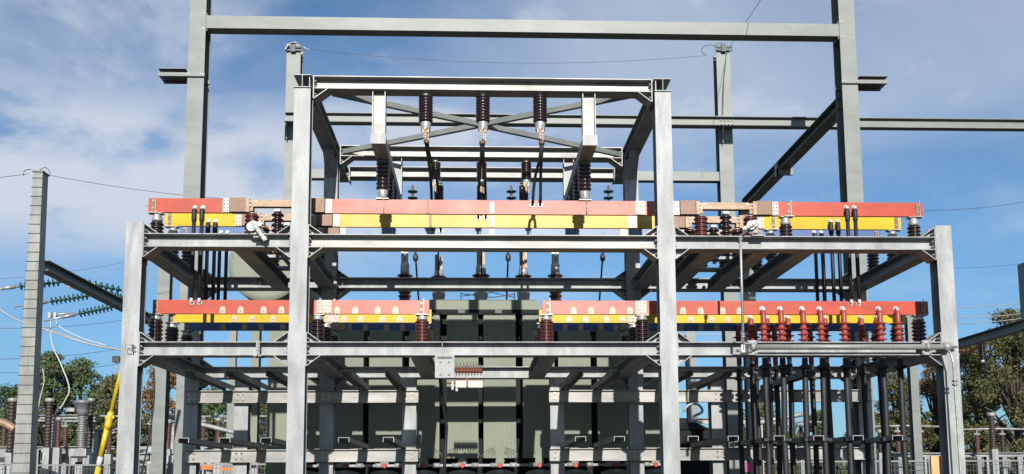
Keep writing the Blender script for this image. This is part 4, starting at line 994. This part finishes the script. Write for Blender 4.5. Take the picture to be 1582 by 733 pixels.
# pipes
loop([at(262, 644, 25), at(360, 668, 25), at(372, 672, 25)], .06, 'grey sloping pipe in the left bay', 'galv', 'pipe', 'background pipes')
loop([at(395, 650, 24), at(430, 662, 24), at(445, 668, 24)], .05, 'upper grey sloping pipe beside the left tall column', 'galv', 'pipe', 'background pipes')
loop([at(400, 662+12, 24), at(440, 684, 24)], .05, 'lower grey sloping pipe beside the left tall column', 'galv', 'pipe', 'background pipes')
loop([at(1150, 660, 26), at(1180, 652, 26), at(1240, 640, 26)], .07, 'grey tube sloping up behind the right cables', 'galv', 'pipe', 'background pipes')
loop([at(1056, 636, 28), at(1064, 626, 28), at(1078, 625, 28), at(1085, 636, 28), at(1070, 644, 28)], .04, 'curled pale conductor right of the right tall column', 'galv_bright', 'pipe', 'background pipes')
loop([at(-12, 650, 24), at(8, 655, 24), at(23, 664, 24)], .11, 'tan wrapped pipe end at the left edge behind the post', 'copper_tan', 'pipe', 'background pipes')
# hanging ropes in left bay
loop([at(238, 570, 13.6), at(238, 620, 13.6), at(228, 690, 13.6), at(216, 740, 13.6)], .012, 'thin dark rope hanging just right of the left outer column', 'rubber', 'rope', 'ropes in the left bay')
loop([at(262, 566, 13.8), at(260, 640, 13.8), at(252, 740, 13.8)], .010, 'second thin dark rope hanging in the left bay', 'rubber', 'rope', 'ropes in the left bay')

# fence
df = 25.0
fn = thing('mesh_fence', (0, df, 0), 'grey welded mesh fence low across the background', 'fence')
zt = aZ(745, 716, df); b = MB(); x = -14.0
while x < 18: b.box((x-.004, df, .3), (x+.006, df+.012, zt-.02)); x += .09
for z in (zt-.45, zt-.25, zt-.1): b.box((-14, df-.012, z-.006), (18, df-.001, z+.006))
part('mesh', b, 'wire', fn)
b = MB(); b.box((-14, df-.03, zt-.02), (18, df+.03, zt+.02)); part('top_rail', b, 'zinc_plate', fn)
x = -13.4
while x < 18:
    b = MB(); b.box((x-.05, df-.04, 0), (x+.05, df+.06, zt+.06)); part('fence_post', b, 'zinc_plate', fn); x += 1.35
b = MB()
for px in (4, 228, 258): p = at(px, 706, 26.5); b.box((p.x-.22, 26.4, p.z-.13), (p.x+.22, 26.6, p.z+.13))
single('terminal_boxes', b, 'zinc_plate', (0, 26.5, 0), 'row of small grey terminal boxes behind the left fence', 'box') if 0 else None
for px, lb in ((6, 'small grey terminal box at the left edge behind the fence'), (126, 'small grey terminal box below the current transformer'), (248, 'small grey terminal box right of the left outer column')):
    p = at(px, 712, 26.0); b = MB(); b.box((p.x-.24, 25.9, p.z-.10), (p.x+.24, 26.1, p.z+.14)); b2 = MB(); b2.box((p.x-.07, 25.88, p.z-.04), (p.x+.07, 25.899, p.z+.09))
    b.box((p.x-.05, 25.95, 0), (p.x+.05, 26.05, p.z-.10)); t = single('terminal_box', b, 'galv', (p.x, 26, 0), lb, 'box', 'grey terminal boxes'); part('window', b2, 'dark_steel', t)
t = thing('orange_barrier', at(335, 733, 24), 'orange board on the fence seen under the left bay rear beams', 'barrier')
b = MB(); b.box((aX(311, 724, 24), 24, aZ(311, 726, 24)), (aX(328, 724, 24), 24.03, aZ(311, 719, 24))); b.box((aX(340, 724, 24), 24, aZ(340, 727, 24)), (aX(372, 724, 24), 24.03, aZ(340, 723, 24))); part('board', b, 'orange', t)
b = MB(); b.box((aX(312, 724, 24), 24.03, 0), (aX(314, 724, 24), 24.08, aZ(311, 719, 24))); b.box((aX(366, 724, 24), 24.03, 0), (aX(368, 724, 24), 24.08, aZ(311, 722, 24))); part('leg', b, 'galv', t)
p = at(1160, 722, 23); b = MB(); b.box((p.x-.14, 23, p.z-.12), (p.x+.14, 23.02, p.z+.12)); single('small_sign', b, 'magenta', p, 'small magenta plate low behind the right cables', 'sign')
p = at(1448, 705, 12.25); b = MB(); b.box((aX(1439, 720, 12.25), 12.25, 0), (aX(1464, 720, 12.25), 12.29, p.z)); single('wooden_board', b, 'wood', (p.x, 12.25, 0), 'pale orange wooden board standing behind the right outer column foot', 'board')
# lamp pole
t = thing('lamp_pole', at(180, 733, 48), 'slim distant lamp pole above the trees beside the left outer column', 'lamp pole')
p = at(180, 560, 48); b = MB(); b.tube([(p.x, 48, 0), (p.x, 48, p.z)], .05, 8); part('pole', b, 'galv', t)
b = MB(); b.box((p.x-.18, 47.85, p.z), (p.x+.18, 48.1, p.z+.3)); part('lamp_head', b, 'dark_steel', t)
# yellow boom
t = thing('yellow_boom', at(150, 733, 14.5), 'yellow jointed boom pole leaning beside the left outer column', 'boom')
dY = 14.0
b = MB(); b.tube([at(205, 500, dY), at(171, 640, dY)], .030, 14); part('upper_arm', b, 'boom_yellow', t)
b = MB(); b.lathe(at(172, 636, dY), at(165, 668, dY)-at(172, 636, dY), [(0,.032),(.03,.048),(.10,.052),(.16,.048),(.20,.056),(.27,.038)], 16); b.bar(at(170, 645, dY)+V((-.06,0,0)), at(170, 645, dY)+V((.07,0,0)), .06, .04); part('joint', b, 'boom_yellow', t)
b = MB(); b.tube([at(167, 655, dY), at(155.5, 706, dY)], .038, 14); part('lower_arm', b, 'boom_yellow', t)
b = MB(); b.tube([at(155.5, 706, dY), at(152.5, 722, dY)], .041, 14); part('white_band', b, 'white_paint', t)
b = MB(); b.tube([at(152.5, 722, dY), at(130, 830, dY)], .040, 14); part('foot_tube', b, 'boom_yellow', t)

# ------------------------------------------------------------------ trees
def tree(px, ytop, d, wpx, leafm, label, n=9000, ybase=None, asym=0, leaf=.085, seed=1, blobs=130, name='tree', thin=1.0):
    rnd = random.Random(seed); p = at(px, ytop, d); H = p.z+.25; R = wpx/F*d/2*1.35; x = p.x
    t = thing(name, (x, d, 0), label, 'tree', 'background trees')
    b = MB(); tr_ = .035*H/2+.06
    trunk = [V((x+asym*k*.1, d, H*.9*k/6)) for k in range(7)]
    b.tube(trunk, [tr_*(1-k/7.5) for k in range(7)], 8)
    cs = []
    if 'autumn' in leafm: blobs = int(blobs*.8)
    for k in range(blobs):
        h = rnd.uniform(.22, 1.0); prof = math.sin(math.pi*min(1, max(0, (h-.08)/.95))**.75)*.95+.12
        a = rnd.uniform(0, 2*math.pi); rr = R*prof*rnd.uniform(.25, 1.0)
        rad_ = R*rnd.uniform(.10, .24); c = V((x+math.cos(a)*rr, d+math.sin(a)*rr, H*h-rad_*.8)); cs.append((c, rad_))
    for c, rad_ in cs[:60]:
        z0 = min(c.z*.75, H*.8); b.tube([V((x, d, z0*.8)), V((x, d, z0)).lerp(c, .5)+V((0,0,.1)), c], [tr_*.35, tr_*.2, .015], 5)
    part('trunk', b, 'bark', t)
    vs, fs = [], []
    tot = sum(r**2 for _, r in cs)
    for c, rad_ in cs:
        m_ = int(n*rad_**2/tot*thin)
        for i in range(m_):
            u = V((rnd.gauss(0,1), rnd.gauss(0,1), rnd.gauss(0,1))).normalized()*rad_*(rnd.random()**.45)*rnd.uniform(.8, 1.25)
            u.z *= .85; q = c+u; s = leaf*rnd.uniform(.5, 1.3)
            a1 = V((rnd.gauss(0,1), rnd.gauss(0,1), rnd.gauss(0,1))).normalized(); a2 = a1.cross(V((rnd.gauss(0,1), rnd.gauss(0,1), rnd.gauss(0,1)))).normalized()
            o = len(vs); vs += [q-a1*s, q+a2*s*.6, q+a1*s, q-a2*s*.6]; fs.append((o, o+1, o+2, o+3))
    mb = MB(); mb.v = vs; mb.f = fs; mb.sm = [False]*len(fs); part('crown', mb, leafm, t)
T = [(20, 600, 55, 120, 'leaf_dark', 'dark green tree at the far left edge', 11), (82, 548, 50, 95, 'leaf_green', 'tall green tree right of the far left post', 12),
     (128, 556, 52, 90, 'leaf_green', 'tall pointed green tree in the left background', 13), (178, 585, 48, 95, 'leaf_olive', 'olive green tree just left of the left outer column', 14),
     (250, 560, 52, 90, 'leaf_autumn', 'autumn brown tree behind the left outer column gap', 15), (330, 600, 56, 110, 'leaf_green', 'green tree seen through the left bay', 16),
     (400, 610, 58, 80, 'leaf_olive', 'olive tree behind the cooler box', 17), (1175, 622, 55, 110, 'leaf_olive', 'yellow green tree behind the cable ends', 18),
     (1262, 640, 58, 60, 'leaf_green', 'low green tree behind the middle of the cables', 19), (1385, 575, 46, 85, 'leaf_olive', 'leafy green tree between cables and right outer column', 20),
     (1440, 540, 50, 80, 'leaf_autumn', 'thin brownish tree just left of the right outer column', 21), (1505, 520, 46, 95, 'leaf_autumn', 'rust brown tree right of the right outer column', 22),
     (1560, 482, 42, 130, 'leaf_olive', 'tallest olive green tree at the right edge', 23), (1615, 500, 50, 120, 'leaf_green', 'green tree cut by the right edge', 24), (1475, 610, 54, 90, 'leaf_green', 'low green bush tree behind the right outer column', 25),
     (60, 640, 60, 120, 'leaf_olive', 'low olive tree behind the left switchgear', 26), (1330, 655, 60, 70, 'leaf_olive', 'low olive tree behind the rightmost cables', 27)]
for px, yt, d, wp, lm, lb, sd in T:
    tree(px, yt, d, wp, lm, lb, seed=sd, n=(34000 if px > 1300 else 22000), leaf=(.058 if px > 1300 else .075), thin=(.55 if 'autumn' in lm else .95 if px > 1000 else .8))
